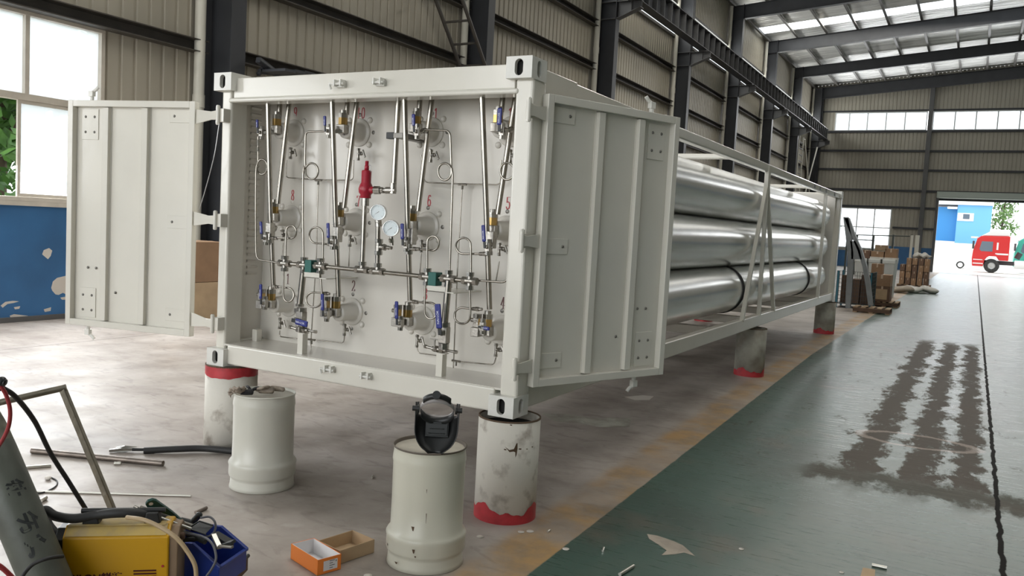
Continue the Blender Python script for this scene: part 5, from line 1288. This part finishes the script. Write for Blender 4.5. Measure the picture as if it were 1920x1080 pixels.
# ================================================================== CART WITH WELDER, GAS BOTTLE AND TOOL BIN (bottom left)
DC = 3.4
t = thing('tool_cart', 'tube handled steel cart at the bottom left carrying the welder and the blue bin', 'cart', (-.8, -2.0, 0))
hT = atd(120, 727, DC); hL = atd(-60, 768, DC-.12); leg0 = atd(118, 730, DC); leg1 = atd(221, 980, DC+.02)
MB().tube([hL, hT+(hT-hL).normalized()*.008], .0135, 14).build('handle_bar', 'cart_tube', t)
d = (leg1-leg0).normalized(); s_ = RIGHT; a_ = d.cross(s_).normalized(); b_ = a_.cross(d)
floor_leg = leg1+d*((0.165-leg1.z)/d.z)
T = frame(leg0, b_, a_, d); MB().bx(-.012, .012, -.012, .012, 0, (floor_leg-leg0).length).xf(T).build('handle_leg', 'cart_tube', t, bevel=.003)
l2 = hL-hT; MB().bx(-.012, .012, -.012, .012, 0, (leg0.z+l2.z)/-d.z).xf(Matrix.Translation(l2) @ T).build('handle_leg', 'cart_tube', t, bevel=.003)
# deck: brown board whose right front edge shows under the bin
bz = .10
e0, e1 = at(405, 1100, 2, bz+.07), at(462, 1043, 2, bz+.07)
ed = (e1-e0).normalized(); en = Vector((-ed.y, ed.x, 0))
dk = [e1+ed*.02, e0-ed*.55, e0-ed*.55+en*.56, e1+ed*.02+en*.56]
MB().prism([(p.x, p.y, bz+.0) for p in dk], (0, 0, .06)).build('deck', 'timber_dark', t)
MB().tube([(dk[0].x, dk[0].y, bz+.065), (dk[1].x, dk[1].y, bz+.065)], .009, 8).build('deck_rail', 'tool_dark', t)
dc = (dk[0]+dk[2])/2
for i, p in enumerate(dk):
    c = p.lerp(dc, .22); MB().cyl(Vector((c.x, c.y, .05))-ed*.02, Vector((c.x, c.y, .05))+ed*.02, .05, seg=18).build('caster', 'black_rubber', t)

# yellow inverter welder
WZ = bz+.062
fA, fB = atd(116, 1013, 3.05), atd(317, 1003, 3.12)         # front top edge of the yellow side
wu = (fB-fA); ztop = (fA.z+fB.z)/2; wu.z = 0; wlen = wu.length; wu.normalize(); wn = Vector((0, 0, 1)).cross(wu)   # wn away from the camera
t = thing('welding_machine', 'yellow inverter welding machine with black carry handle at the bottom left', 'welder', (fA.x, fA.y, WZ))
T = frame((fA.x, fA.y, 0), wu, wn, (0, 0, 1)); wd = .17
zt2 = ztop+.034
prof = [(0, WZ+.012), (-.0, ztop), (.045, zt2), (wd-.045, zt2), (wd, ztop), (wd, WZ+.012)]
MB().prism([(.0, y, z) for y, z in prof][::-1], (wlen, 0, 0)).xf(T).build('body_cover', 'welder_yellow', t, bevel=.006, )
MB().prism([(.012, y, z) for y, z in [(.03, zt2+.0012), (wd-.05, zt2+.0012)]]+[(wlen-.02, wd-.05, zt2+.0012), (wlen-.02, .03, zt2+.0012)], (0, 0, -.001)).xf(T).build('dust_film', 'welder_dusty', t)
MB().add([(.008, .002, ztop+.004), (wlen-.012, .002, ztop+.004), (wlen-.012, .0435, zt2+.0005), (.008, .0435, zt2+.0005)], [(0, 1, 2, 3)]).xf(Matrix.Translation((0, 0, .0015))).xf(T).build('dust_film', 'welder_dusty', t)
MB().prism([(wlen-.005, y*1.0, z) for y, z in [(.012, WZ+.02), (.008, ztop-.01), (.05, zt2-.012), (wd-.05, zt2-.012), (wd-.01, ztop-.01), (wd-.012, WZ+.02)]][::-1], (.035, 0, 0)).xf(T).build('end_panel', 'welder_panel', t, bevel=.004)
MB().prism([(-.03, y*1.0, z) for y, z in [(.012, WZ+.02), (.008, ztop-.01), (.05, zt2-.012), (wd-.05, zt2-.012), (wd-.01, ztop-.01), (wd-.012, WZ+.02)]][::-1], (.035, 0, 0)).xf(T).build('end_panel', 'black_plastic', t, bevel=.004)
MB().cyl((wlen+.028, .06, ztop-.02), (wlen+.045, .06, ztop-.02), .013, seg=14).xf(T).build('control_knob', 'timber_dark', t)
for a_ in (.085, .30): MB().prism([(a_-.032, .045, zt2), (a_+.028, .045, zt2), (a_+.018, .045, zt2+.042), (a_-.024, .045, zt2+.042)], (0, .05, 0)).xf(T).build('handle_foot', 'black_plastic', t, bevel=.004)
MB().tube([(.045, .07, zt2+.045), (.34, .07, zt2+.045)], .009, 10).xf(T).build('carry_handle', 'black_plastic', t)
for k in range(9):
    z = ztop-.128-.0115*k; MB().bx(.246+.0006*k, .326, -.0012, .002, z-.003, z+.003).xf(T).build('vent_slot', 'lettering', t)
for ux, dz in ((.018, .128), (.348, .112)): MB().cyl((ux, -.003, ztop-dz), (ux, .002, ztop-dz), .0045, seg=10).xf(T).build('screw', 'paint_red', t)
v, f = text_verts('RILON锐龍', .036, .25, .0012); X0 = .112
Tt = T @ frame((X0, -.0012, ztop-.152), (1, 0, 0), (0, 0, 1), (0, -1, 0))
MB().add([Tt @ Vector(p) for p in v], f).build('maker_lettering', 'lettering', t)
v, f = text_verts('ARC-315 GS', .018, .25, .0004); Tt = T @ frame((X0, -.0012, ztop-.185), (1, 0, 0), (0, 0, 1), (0, -1, 0))
MB().bx(.01, wlen-.01, .01, wd-.01, WZ-.0, WZ+.014).xf(T).build('foot_tray', 'black_plastic', t)

# gas bottle leaning across the left edge
g0, g1 = atd(-14, 850, 3.02), atd(86, 1085, 2.96)
gd = (g0-g1).normalized(); gr = .079
gb = g1-gd*((g1.z-.215)/gd.z)
t = thing('gas_bottle', 'grey green painted gas bottle leaning at the left edge, hand lettered', 'gas cylinder', (gb.x, gb.y, 0))
Lg = (g0-gb).length
MB().lathe([(0, .0), (gr*.8, .0), (gr, .03), (gr, Lg), (gr*.995, Lg+.02)], gb, gd, 40).build('bottle_body', 'gas_bottle', t)
MB().lathe([(gr*.995, Lg+.0), (gr*.99, Lg+.03), (gr*.985, Lg+.06), (gr*.97, Lg+.10), (gr*.86, Lg+.17), (gr*.55, Lg+.23), (.03, Lg+.26), (.03, Lg+.30), (0, Lg+.30)], gb, gd, 40).build('bottle_shoulder', 'gas_bottle_dust', t)
gv = gb+gd*(Lg+.30)
MB().cyl(gv, gv+gd*.06, .016, seg=12).hexn(gv+gd*.02, gv+gd*.045, .022).cyl(gv+gd*.06, gv+gd*.075, .028, seg=12).build('bottle_valve', 'brass', t)
to = (CAMP-g1).normalized(); gx = gd.cross(to).normalized()*-1; gn = gx.cross(gd)*1
gn = gn if gn.dot(to) > 0 else -gn
for k, ch in enumerate('华化气'):
    c = g0.lerp(g1, [.34, .60, .78][k]); v, f = text_verts(ch, [.062, .07, .07][k], 0, .0022)
    # wrap the character on the round body, reading along the bottle
    out = []
    for p in v:
        u, w2 = p[0], p[1]; off = u-.006-.018*k*.0; th = (off+[-.020, -.014, -.008][k])/gr
        out.append(c+gd*w2+gx*(math.sin(th)*(gr+.0008))+gn*(math.cos(th)*(gr+.0008)))
    MB().add(out, f).build('hand_lettering', 'tool_dark', t)

# cables and hoses
def hose(name, lab, pts, r, m, grp=None):
    P = spline([atd(*p) if len(p) == 3 and p[2] > 0 else at(p[0], p[1], 2, -p[2]) for p in pts], 9)
    return tag(MB().tube(P, r, 12).build(name, m), lab, 'cable', grp)
hose('power_cable', 'black cable arching from the upper left edge down behind the yellow welder', [(-20, 716, 2.72), (4, 727, 2.74), (30, 745, 2.8), (65, 790, 2.92), (95, 850, 3.05), (130, 905, 3.15), (168, 966, 3.22), (190, 1000, 3.27)], .0085, 'black_rubber')
hose('gas_hose', 'red hose curving past the cart handle at the left edge', [(2, 724, 2.7), (12, 742, 2.72), (19, 770, 2.74), (16, 800, 2.76), (4, 826, 2.8), (-12, 850, 2.82)], .0065, 'hose_red')
hose('gas_hose', 'red hose low in the bottom left corner', [(-10, 1055, 2.7), (8, 1068, 2.72), (30, 1090, 2.75)], .008, 'hose_red')
hose('welding_cable', 'thick sleeved black cable lying over the top of the yellow welder', [(76, 960, 3.1), (86, 957, 3.1), (105, 968, 3.1), (140, 972, 3.1), (180, 966, 3.12), (215, 962, 3.12), (250, 962, 3.14), (285, 966, 3.18), (310, 974, 3.24), (330, 985, 3.3)], .0175, 'black_rubber')
hose('welding_cable', 'thick sleeved black cable dropping between the bottle and the welder', [(82, 964, 3.14), (92, 985, 3.13), (108, 1003, 3.12), (122, 1012, 3.13)], .016, 'black_rubber')
hose('power_cable', 'black cable crossing the bottle from the welder at the lower left', [(118, 1043, 2.9), (90, 1047, 2.84), (62, 1058, 2.82), (42, 1080, 2.8), (38, 1095, 2.8)], .0065, 'black_rubber')
hose('gas_hose', 'tan hose looping over the right end of the yellow welder', [(238, 970, 3.08), (270, 975, 3.04), (300, 988, 3.03), (330, 1008, 3.02), (352, 1035, 3.02), (366, 1062, 3.02), (368, 1095, 3.02)], .008, 'hose_tan')
hose('control_cable', 'thin grey cable coiled over the blue tool bin', [(325, 1003, 3.2), (350, 1001, 3.22), (380, 1006, 3.2), (398, 1020, 3.15), (405, 1045, 3.12), (398, 1065, 3.1), (380, 1090, 3.08)], .0045, 'cable_grey')
hose('control_cable', 'thin grey cable loop standing above the blue tool bin', [(376, 971, 3.34), (392, 969, 3.34), (402, 977, 3.33), (404, 990, 3.32), (398, 1002, 3.3), (386, 1007, 3.28), (372, 1006, 3.26)], .0045, 'cable_grey')
hose('power_cable', 'thin black lead on the floor beside the gas bottle', [(96, 895, -.005), (107, 902, -.005), (104, 912, -.005), (85, 922, -.005), (66, 926, -.005)], .004, 'black_rubber')
tag(MB().ball(at(90, 896, 2, .012), .022, 12, 8, (1.1, .7, .5)).build('socket_plug', 'disc_pale'), 'pale plug lying on the floor at the end of the thin lead', 'plug')
# regulator bits by the upper left edge
tag(MB().cyl(atd(-8, 712, 2.7), atd(10, 718, 2.7), .012, seg=12).ball(atd(3, 715, 2.7), .016).cyl(atd(2, 712, 2.7), atd(0, 730, 2.72), .009, seg=10).build('hose_coupling', 'black_plastic'), 'black hose coupling at the upper left edge of the cart', 'coupling')

# blue tool bin
t = thing('tool_bin', 'open blue plastic parts bin full of tools beside the yellow welder', 'bin', (0, 0, 0))
DB = 3.30
zb = bz+.065
c1 = atd(458, 1026, 3.42); c2 = atd(444, 980, 3.62); c3 = atd(337, 968, 3.62); c4 = atd(400, 1080, 3.12)
bo = Vector((c1.x, c1.y, 0)); ftop = zb+.155
N0 = at(455, 1040, 2, zb+.06); 
# bin in local axes: u along its front rim (towards the lower left of the photo), n to the back left
bu = (at(360, 1100, 2, zb+.09)-at(462, 1030, 2, zb+.09)); bu.z = 0; bu.normalize(); bn = Vector((-bu.y, bu.x, 0)); bn = bn if bn.dot(FWD) < 0 else -bn; bn = -bn
bw, bl = .20, .26
B0 = at(461, 1030, 2, zb+.085); B0 = Vector((B0.x, B0.y, 0)); T = frame((B0.x, B0.y, 0), bu, bn, (0, 0, 1))
t.location = (B0.x, B0.y, zb); WM[t.name] = Matrix.Translation(t.location)
rec = (T, bw, bl, zb)
def quadwall(mb, pts, th=.003):
    a, b, c = Vector(pts[0]), Vector(pts[1]), Vector(pts[2]); n = (b-a).cross(c-a).normalized()*th; mb.prism(pts, n)
hb_, hf_ = .165, .085
mb = MB(); quadwall(mb, [(0, 0, zb), (bw, 0, zb), (bw, 0, zb+hf_), (0, 0, zb+hf_)]); mb.bx(0, bw, 0, bl, zb, zb+.003)
quadwall(mb, [(0, bl, zb), (bw, bl, zb), (bw, bl, zb+hb_), (0, bl, zb+hb_)])
for x_ in (0, bw): quadwall(mb, [(x_, 0, zb), (x_, bl, zb), (x_, bl, zb+hb_), (x_, bl*.45, zb+hb_), (x_, 0, zb+hf_)])
mb.xf(T).build('bin_wall', 'bin_blue', t, solid=.0)
mb = MB(); e = .008
mb.bx(-e, bw+e, -e, e, zb+hf_-.006, zb+hf_+.004).bx(-e, bw+e, bl-e, bl+e, zb+hb_-.006, zb+hb_+.004)
for x_ in (0, bw): mb.bx(x_-e, x_+e, bl*.45, bl+e, zb+hb_-.006, zb+hb_+.004).prism([(x_-e, -e, zb+hf_-.004), (x_-e, bl*.45, zb+hb_-.004), (x_-e, bl*.45, zb+hb_+.006), (x_-e, -e, zb+hf_+.006)], (2*e, 0, 0))
mb.xf(T).build('bin_rim', 'bin_blue', t, bevel=.002)
# tools in the bin
def tool(name, lab, build, m, cat='tool'):
    mb = MB(); build(mb); return tag(mb.build(name, m, bevel=.001), lab, cat, None)
def bar(mb, p, q, w, h): 
    p, q = atd(*p), atd(*q); d = (q-p).normalized(); s_ = Vector((0, 0, 1)).cross(d).normalized(); u_ = d.cross(s_); T2 = frame(p, d, s_, u_); k = len(mb.v); mb.bx(0, (q-p).length, -w/2, w/2, -h/2, h/2); mb.xf(T2, k)
def grip(mb):
    p, q = atd(281, 941, 3.25), atd(345, 982, 3.38); d = (q-p).normalized(); u_ = -FWD; s_ = u_.cross(d).normalized(); u_ = d.cross(s_); T2 = frame(p, d, s_, u_); L2 = (q-p).length
    out = [(-.012, .0), (-.006, .016), (.01, .022), (L2*.3, .020), (L2*.55, .018), (L2*.8, .012), (L2, .009), (L2, -.009), (L2*.8, -.012), (L2*.55, -.018), (L2*.3, -.020), (.01, -.022), (-.006, -.016)]
    mb.prism([(x_, y_, -.007) for x_, y_ in out], (0, 0, .014)); mb.use(1).cyl((.006, 0, .0072), (.006, 0, .0078), .008, seg=14); mb.use(0); mb.xf(T2)
mb = MB(); grip(mb); tag(mb.build('hand_tool', ['handle_green', 'disc_pale'], bevel=.002), 'dark green handled tool sticking up out of the blue bin', 'tool')
tool('ratchet_wrench', 'bright steel ratchet bar lying across the welder and the blue bin', lambda mb: (mb.tube([atd(255, 955, 3.16), atd(358, 992, 3.22)], .0075, 12), mb.cyl(atd(250, 953, 3.16), atd(257, 956, 3.16), .012, seg=14)), 'tool_steel', 'wrench')
tool('pry_bar', 'dull steel flat bar beside the ratchet bar over the blue bin', lambda mb: bar(mb, (262, 950, 3.24), (362, 986, 3.3), .016, .008), 'tool_steel', 'bar')
def clampf(mb):
    P = [atd(352, 991, 3.26), atd(374, 977, 3.3), atd(399, 985, 3.28)]; mb.tube(P, .0035, 6); mb.tube([P[0], atd(386, 1002, 3.2)], .0035, 6)
    mb.prism([atd(356, 991, 3.28), atd(374, 979, 3.32), atd(398, 988, 3.30), atd(385, 1001, 3.24)], FWD*.02)
tool('hand_vice', 'black clamp with a thin steel edge lying in the middle of the blue bin', clampf, 'tool_dark', 'clamp')
tool('angle_grinder', 'black handled grinder end sticking up in the blue bin', lambda mb: (mb.tube([atd(362, 978, 3.4), atd(373, 966, 3.4)], .013, 10), mb.ball(atd(373, 966, 3.4), .014), mb.tube([atd(340, 976, 3.42), atd(366, 982, 3.4)], .014, 10)), 'tool_dark', 'grinder')
tool('pliers', 'grey pliers lying at the right inside the blue bin', lambda mb: (bar(mb, (402, 1002, 3.36), (432, 1020, 3.3), .035, .02), bar(mb, (405, 1025, 3.3), (438, 1016, 3.28), .03, .012)), 'tool_dark', 'pliers')
tool('spanner', 'steel spanner lying low in the blue bin', lambda mb: (bar(mb, (400, 1002, 3.3), (412, 1028, 3.26), .02, .01), bar(mb, (410, 1024, 3.26), (436, 1026, 3.24), .016, .008)), 'tool_steel', 'spanner')
tool('bolt_cutter', 'black rubber handled cutter at the left of the blue bin', lambda mb: (mb.tube([atd(340, 998, 3.25), atd(362, 1004, 3.27), atd(385, 1016, 3.24)], .011, 10), mb.tube([atd(342, 1012, 3.25), atd(370, 1010, 3.26), atd(385, 1016, 3.24)], .010, 10)), 'tool_dark', 'cutter')
v = None

# ================================================================== STOCK AT THE FAR END
def cbox(p0, w, d, h, lab, m='cardboard', rot=0.0, grp='cartons at the far end', name='carton_box', tape=True):
    "p0 near-left-bottom corner"
    t = thing(name, lab, 'box', p0, grp); T = Matrix.Translation(Vector(p0)) @ Matrix.Rotation(R(rot), 4, 'Z')
    MB().bx(0, w, 0, d, 0, h).xf(T).build('carton_body', m, t, bevel=.006)
    if tape: MB().bx(w*.44, w*.56, -.002, .0, h*.66, h).bx(w*.44, w*.56, -.002, d, h, h+.002).xf(T).build('tape_strip', 'tape', t)
    return t
def pallet(x, y, lab, w=1.1, d=1.0):
    t = thing('timber_pallet', lab, 'pallet', (x, y, 0), 'timber pallets at the far end')
    for i in range(5): MB().bx(x+i*w/4.6, x+i*w/4.6+w*.13, y, y+d, .115, .135).build('deck_board', 'timber', t)
    for yy in (y, y+d/2-.05, y+d-.1): MB().bx(x, x+w, yy, yy+.1, .03, .113).build('stringer_block', 'timber_dark', t)
    for i in (0, .5, 1): MB().bx(x+i*(w-.1), x+i*(w-.1)+.1, y, y+d, .0, .028).build('base_board', 'timber', t)
    return t
# small pallet and bent grey bracket
p = at(1600, 585, 2, 0); pallet(p.x-.02, p.y, 'small low pallet under the bent grey steel bracket', .82, .7)
t = thing('steel_bracket', 'tall bent grey steel bracket standing on the small pallet past the container end', 'bracket', at(1595, 578, 2, 0))
yb = p.y+.25
def slab(pxs, th, nm):
    L_ = [at(a[0], a[2], 1, yb) for a in pxs]; R_ = [at(a[1], a[2], 1, yb) for a in pxs]
    mb = MB(); v = []; n = len(L_)
    for k, (l, r_) in enumerate(zip(L_, R_)):
        for q in (l, r_): v += [q, q+Vector((0, th, 0))]
    F = []
    for k in range(n-1):
        a = 4*k; b = a+4
        F += [(a, a+2, b+2, b), (a+1, b+1, b+3, a+3), (a, b, b+1, a+1), (a+2, a+3, b+3, b+2)]
    F += [(0, 1, 3, 2), (4*n-4, 4*n-2, 4*n-1, 4*n-3)]
    mb.add(v, F); mb.build(nm, 'grey_weldment', t)
slab([(1581, 1590, 407), (1585, 1596, 440), (1589, 1600, 475), (1588, 1599, 510), (1586, 1597, 545), (1585, 1594, 578)], .16, 'upright_leg')
slab([(1583, 1592, 409), (1595, 1603, 440), (1608, 1616, 470), (1617, 1625, 500), (1622, 1631, 530), (1628, 1636, 573)], .22, 'curved_leg')
slab([(1594, 1604, 452), (1596, 1612, 468), (1596, 1616, 486)], .05, 'gusset_plate')
# wire mesh cage
q0 = at(1567, 577, 2, 0.05); x0, x1 = q0.x-.15, at(1627, 574, 1, q0.y+.3).x; y0 = q0.y+.9
t = thing('mesh_crate', 'dark wire mesh crate behind the bent grey bracket', 'crate', ((x0+x1)/2, y0+.5, 0))
z0, z1 = .12, .12+.82
mb = MB(); n = 14
for i in range(n+1):
    x = x0+(x1-x0)*i/n; mb.bx(x-.0045, x+.0045, y0, y0+.009, z0, z1)
for i in range(9):
    z = z0+(z1-z0)*i/8; mb.bx(x0, x1, y0+.002, y0+.011, z-.0045, z+.0045)
mb.build('front_mesh', 'purlin', t)
mb = MB()
for i in range(9):
    z = z0+(z1-z0)*i/8; mb.bx(x1-.012, x1, y0, y0+1.0, z-.006, z+.006)
for i in range(11): mb.bx(x1-.012, x1, y0+.1*i, y0+.1*i+.012, z0, z1)
mb.build('side_mesh', 'mesh_wire', t)
MB().bx(x0, x1, y0, y0+1, z0-.02, z0).build('crate_floor', 'mesh_wire', t)
for xx in (x0, x1-.05):
    for yy in (y0, y0+.95): MB().bx(xx, xx+.05, yy, yy+.05, 0, z1).build('corner_leg', 'cyan_paint', t)
cw_ = (x1-x0-.2)/3
for i, (h, m) in enumerate([(.70, 'timber_dark'), (.62, 'cardboard_dark'), (.74, 'timber_dark')]):  # carton colours darkened to paint in the shade inside the crate
    cbox((x0+.08+i*(cw_+.02), y0+.3, z0+.002), cw_, .5, h, ['shade-darkened carton at the left inside the mesh crate', 'shade-darkened carton in the middle of the mesh crate', 'shade-darkened carton at the right inside the mesh crate'][i], m, grp='cartons in the mesh crate', tape=False)
# cartons on the second pallet
p = at(1636, 574, 2, 0); pw = at(1671, 574, 1, p.y).x-p.x
pallet(p.x-.05, p.y, 'pallet carrying the two large brown cartons', pw+.2, 1.0)
hh = (at(1640, 533, 1, p.y).z-.137)
cbox((p.x+.0, p.y+.02, .137), pw*.86, .7, hh*.9, 'lower large brown carton with a pale panel on the second pallet', 'cardboard_dark')
MB().bx(p.x+.05, p.x+pw*.72, p.y+.012, p.y+.02, .2, .137+hh*.75).build('carton_panel', 'cardboard_pale', [o for o in COL.objects if o.name.startswith('carton_box')][-1])
z2 = .137+hh*.9+.004; hh2 = at(1640, 512, 1, p.y).z-z2
cbox((p.x-.05, p.y+.02, z2), pw*.95, .72, hh2*.9, 'upper large brown carton standing on the lower one on the second pallet', 'cardboard')
z3 = z2+hh2*.9+.004
cbox((p.x-.12, p.y+.1, z3), pw*.62, .4, .28, 'small open brown carton on top of the two large cartons', 'cardboard')
# white big bins topped with wrapped cartons
b = at(1676, 562, 2, 0); by_ = b.y
xr_ = b.x; 
for k, (pxl, pxr) in enumerate(((1648, 1678), (1622, 1650), (1596, 1624))):
    xl_, xx = at(pxl, 540, 1, by_).x+.03, at(pxr, 540, 1, by_).x-.05; zt_ = at(1660, 488, 1, by_).z
    t = thing('white_bin', ['large white plastic bin nearest the aisle, right of the brown cartons', 'large white plastic bin in the middle of the row', 'large white plastic bin at the left of the row, behind the bracket'][k], 'bin', (xl_, by_, 0), 'large white bins at the far end')
    MB().prism([(xl_+.06, by_+.05, 0), (xx-.06, by_+.05, 0), (xx-.0, by_, zt_), (xl_, by_, zt_)], (0, 1.1, 0)).build('bin_body', 'bin_white', t, bevel=.03)
    MB().bx(xl_+.0, xx+.0, by_-.04, by_+1.16, zt_-.1, zt_+.02).build('bin_rim', 'bin_white', t, bevel=.02)
for k, (pxl, pxr, pyt, pyb, m) in enumerate([(1658, 1684, 467, 487, 'cardboard'), (1632, 1659, 472, 487, 'cardboard'), (1612, 1633, 470, 487, 'cardboard_dark'), (1640, 1664, 460, 471, 'timber')]):
    A_, B_ = at(pxl, pyb, 1, by_+.1), at(pxr, pyt, 1, by_+.1); zb2 = at(1660, 488, 1, by_).z+.024
    if k == 3: zb2 = at(1660, 472, 1, by_+.1).z+.03
    cbox((A_.x, by_+.1, zb2), B_.x-A_.x-.02, .6, max(.15, B_.z-zb2), ['open carton on the white bin nearest the aisle', 'carton in clear wrap on the middle white bin', 'dark carton on the left white bin', 'flat carton topmost on the white bins'][k], m, grp='cartons on the white bins')
    if k < 2: MB().bx(A_.x-.02, B_.x, by_+.08, by_+.72, zb2-.0, zb2+.06).build('wrap_sheet', 'bag_white', [o for o in COL.objects if o.name.startswith('carton_box')][-1])
# tall pile of cartons
pc = at(1690, 545, 2, 0); py0 = 33.0; xa, xb = at(1685, 520, 1, py0).x, at(1742, 520, 1, py0).x; zt_ = at(1715, 484, 1, py0).z
pallet(xa-.05, py0-.05, 'pallet under the tall brown pile of cartons near the doorway', xb-xa+.1, 1.2)
rows, cols = 4, 5; cwid = (xb-xa)/cols; chh = (zt_-.14)/rows
names = ['bottom', 'second', 'third', 'top']; cn = ['leftmost', 'second from the left', 'middle', 'second from the right', 'rightmost']
for r_ in range(rows):
    for c_ in range(cols):
        if r_ == 3 and c_ == 0: continue
        m = ['cardboard', 'cardboard_dark', 'cardboard', 'cardboard', 'cardboard_dark'][(r_*2+c_) % 5]
        cbox((xa+c_*cwid+.01+random.uniform(0, .02), py0+random.uniform(0, .05), .138+r_*(chh)), cwid-.04, .8, chh-.006, 'brown carton in the tall pile near the doorway, %s row, %s' % (names[r_], cn[c_]), m, grp='cartons in the tall pile')
mb = MB().ball((xb-.35, py0+.3, zt_+.10), .28, 14, 8, (1.2, .8, .4)); mb.v = [(x+.05*math.sin(z*40+y*20), y, max(zt_+.002, z+.05*math.sin(x*23+y*9))) for x, y, z in mb.v]
tag(mb.build('plastic_sheet', 'bag_white'), 'crumpled white plastic on the right end of the tall carton pile', 'plastic sheet')
# white sacks
for k, (px, py, l, m) in enumerate([(1688, 549, 1.0, 'bag_dirty'), (1712, 549, .85, 'bag_white'), (1740, 550, .75, 'bag_white')]):
    c = at(px, py, 2, 0); mb = MB().ball((c.x, c.y, .13), .5, 16, 9, (l*.85, .6, .26)); mb.v = [(x+.05*math.sin(7*y+z*9), y, max(.0, z+.03*math.sin(9*x+k))) for x, y, z in mb.v]
    tag(mb.build('white_sack', m), ['dirty white sack lying at the left of the three by the carton pile', 'white sack lying in the middle of the three by the carton pile', 'white sack with a folded end lying at the right of the three'][k], 'sack', 'sacks on the floor')
# pair of standing posts and a rack frame behind the piles
for k, (px, y_) in enumerate(((1706.5, 38.0), (1717, 37.5))):
    lo = at(px, 482, 1, y_); hi = at(px+1, 441, 1, y_)
    o = MB().box((lo.x, y_, hi.z/2), (.10 if k == 0 else .17, .12, hi.z)).build('white_post', 'pvc_pipe', bevel=.01); tag(o, ['thinner white post standing behind the tall carton pile', 'thicker white post standing behind the tall carton pile'][k], 'post', 'white posts at the far end')
t = thing('mesh_rack', 'thin dark rack frame standing in front of the back window', 'rack', at(1640, 520, 1, 44))
for px in (1586, 1604, 1635, 1672, 1706):
    c = at(px, 480, 1, 44); MB().bx(c.x-.05, c.x+.05, 43.95, 44.05, 0, at(px, 440, 1, 44).z).build('upright', 'mesh_wire', t)
for py in (440, 448):
    a_, b_ = at(1586, py, 1, 44), at(1706 if py == 440 else 1640, py+3, 1, 44); MB().tube([a_, b_], .03, 6).build('cross_rail', 'mesh_wire', t)
# cartons by the first column behind the left door
for k, (pxl, pxr, pyt, pyb, dx, m) in enumerate([(368, 412, 532, 592, 0, 'cardboard_pale'), (372, 410, 474, 533, .02, 'cardboard')]):
    x_ = -7.6; yl = at(pxl-6, pyb, 0, x_).y; yr = at(pxr, pyb, 0, x_).y
    zb2 = 0 if k == 0 else .585; zt2_ = .58 if k == 0 else 1.17
    cbox((x_-.6, yl-.2+dx, zb2), .6, yr-yl+.3, zt2_-zb2, ['large pale carton on the floor between the left door and the container post', 'brown carton on top of the pale one beside the first column'][k], m, grp='cartons beside the first column')

# cables hanging on the far wall, thin brace rods on the left wall
for k, (a_, b_) in enumerate((((1150, 55), (1165, 75)), ((1215, 105), (1255, 78)))):
    pass
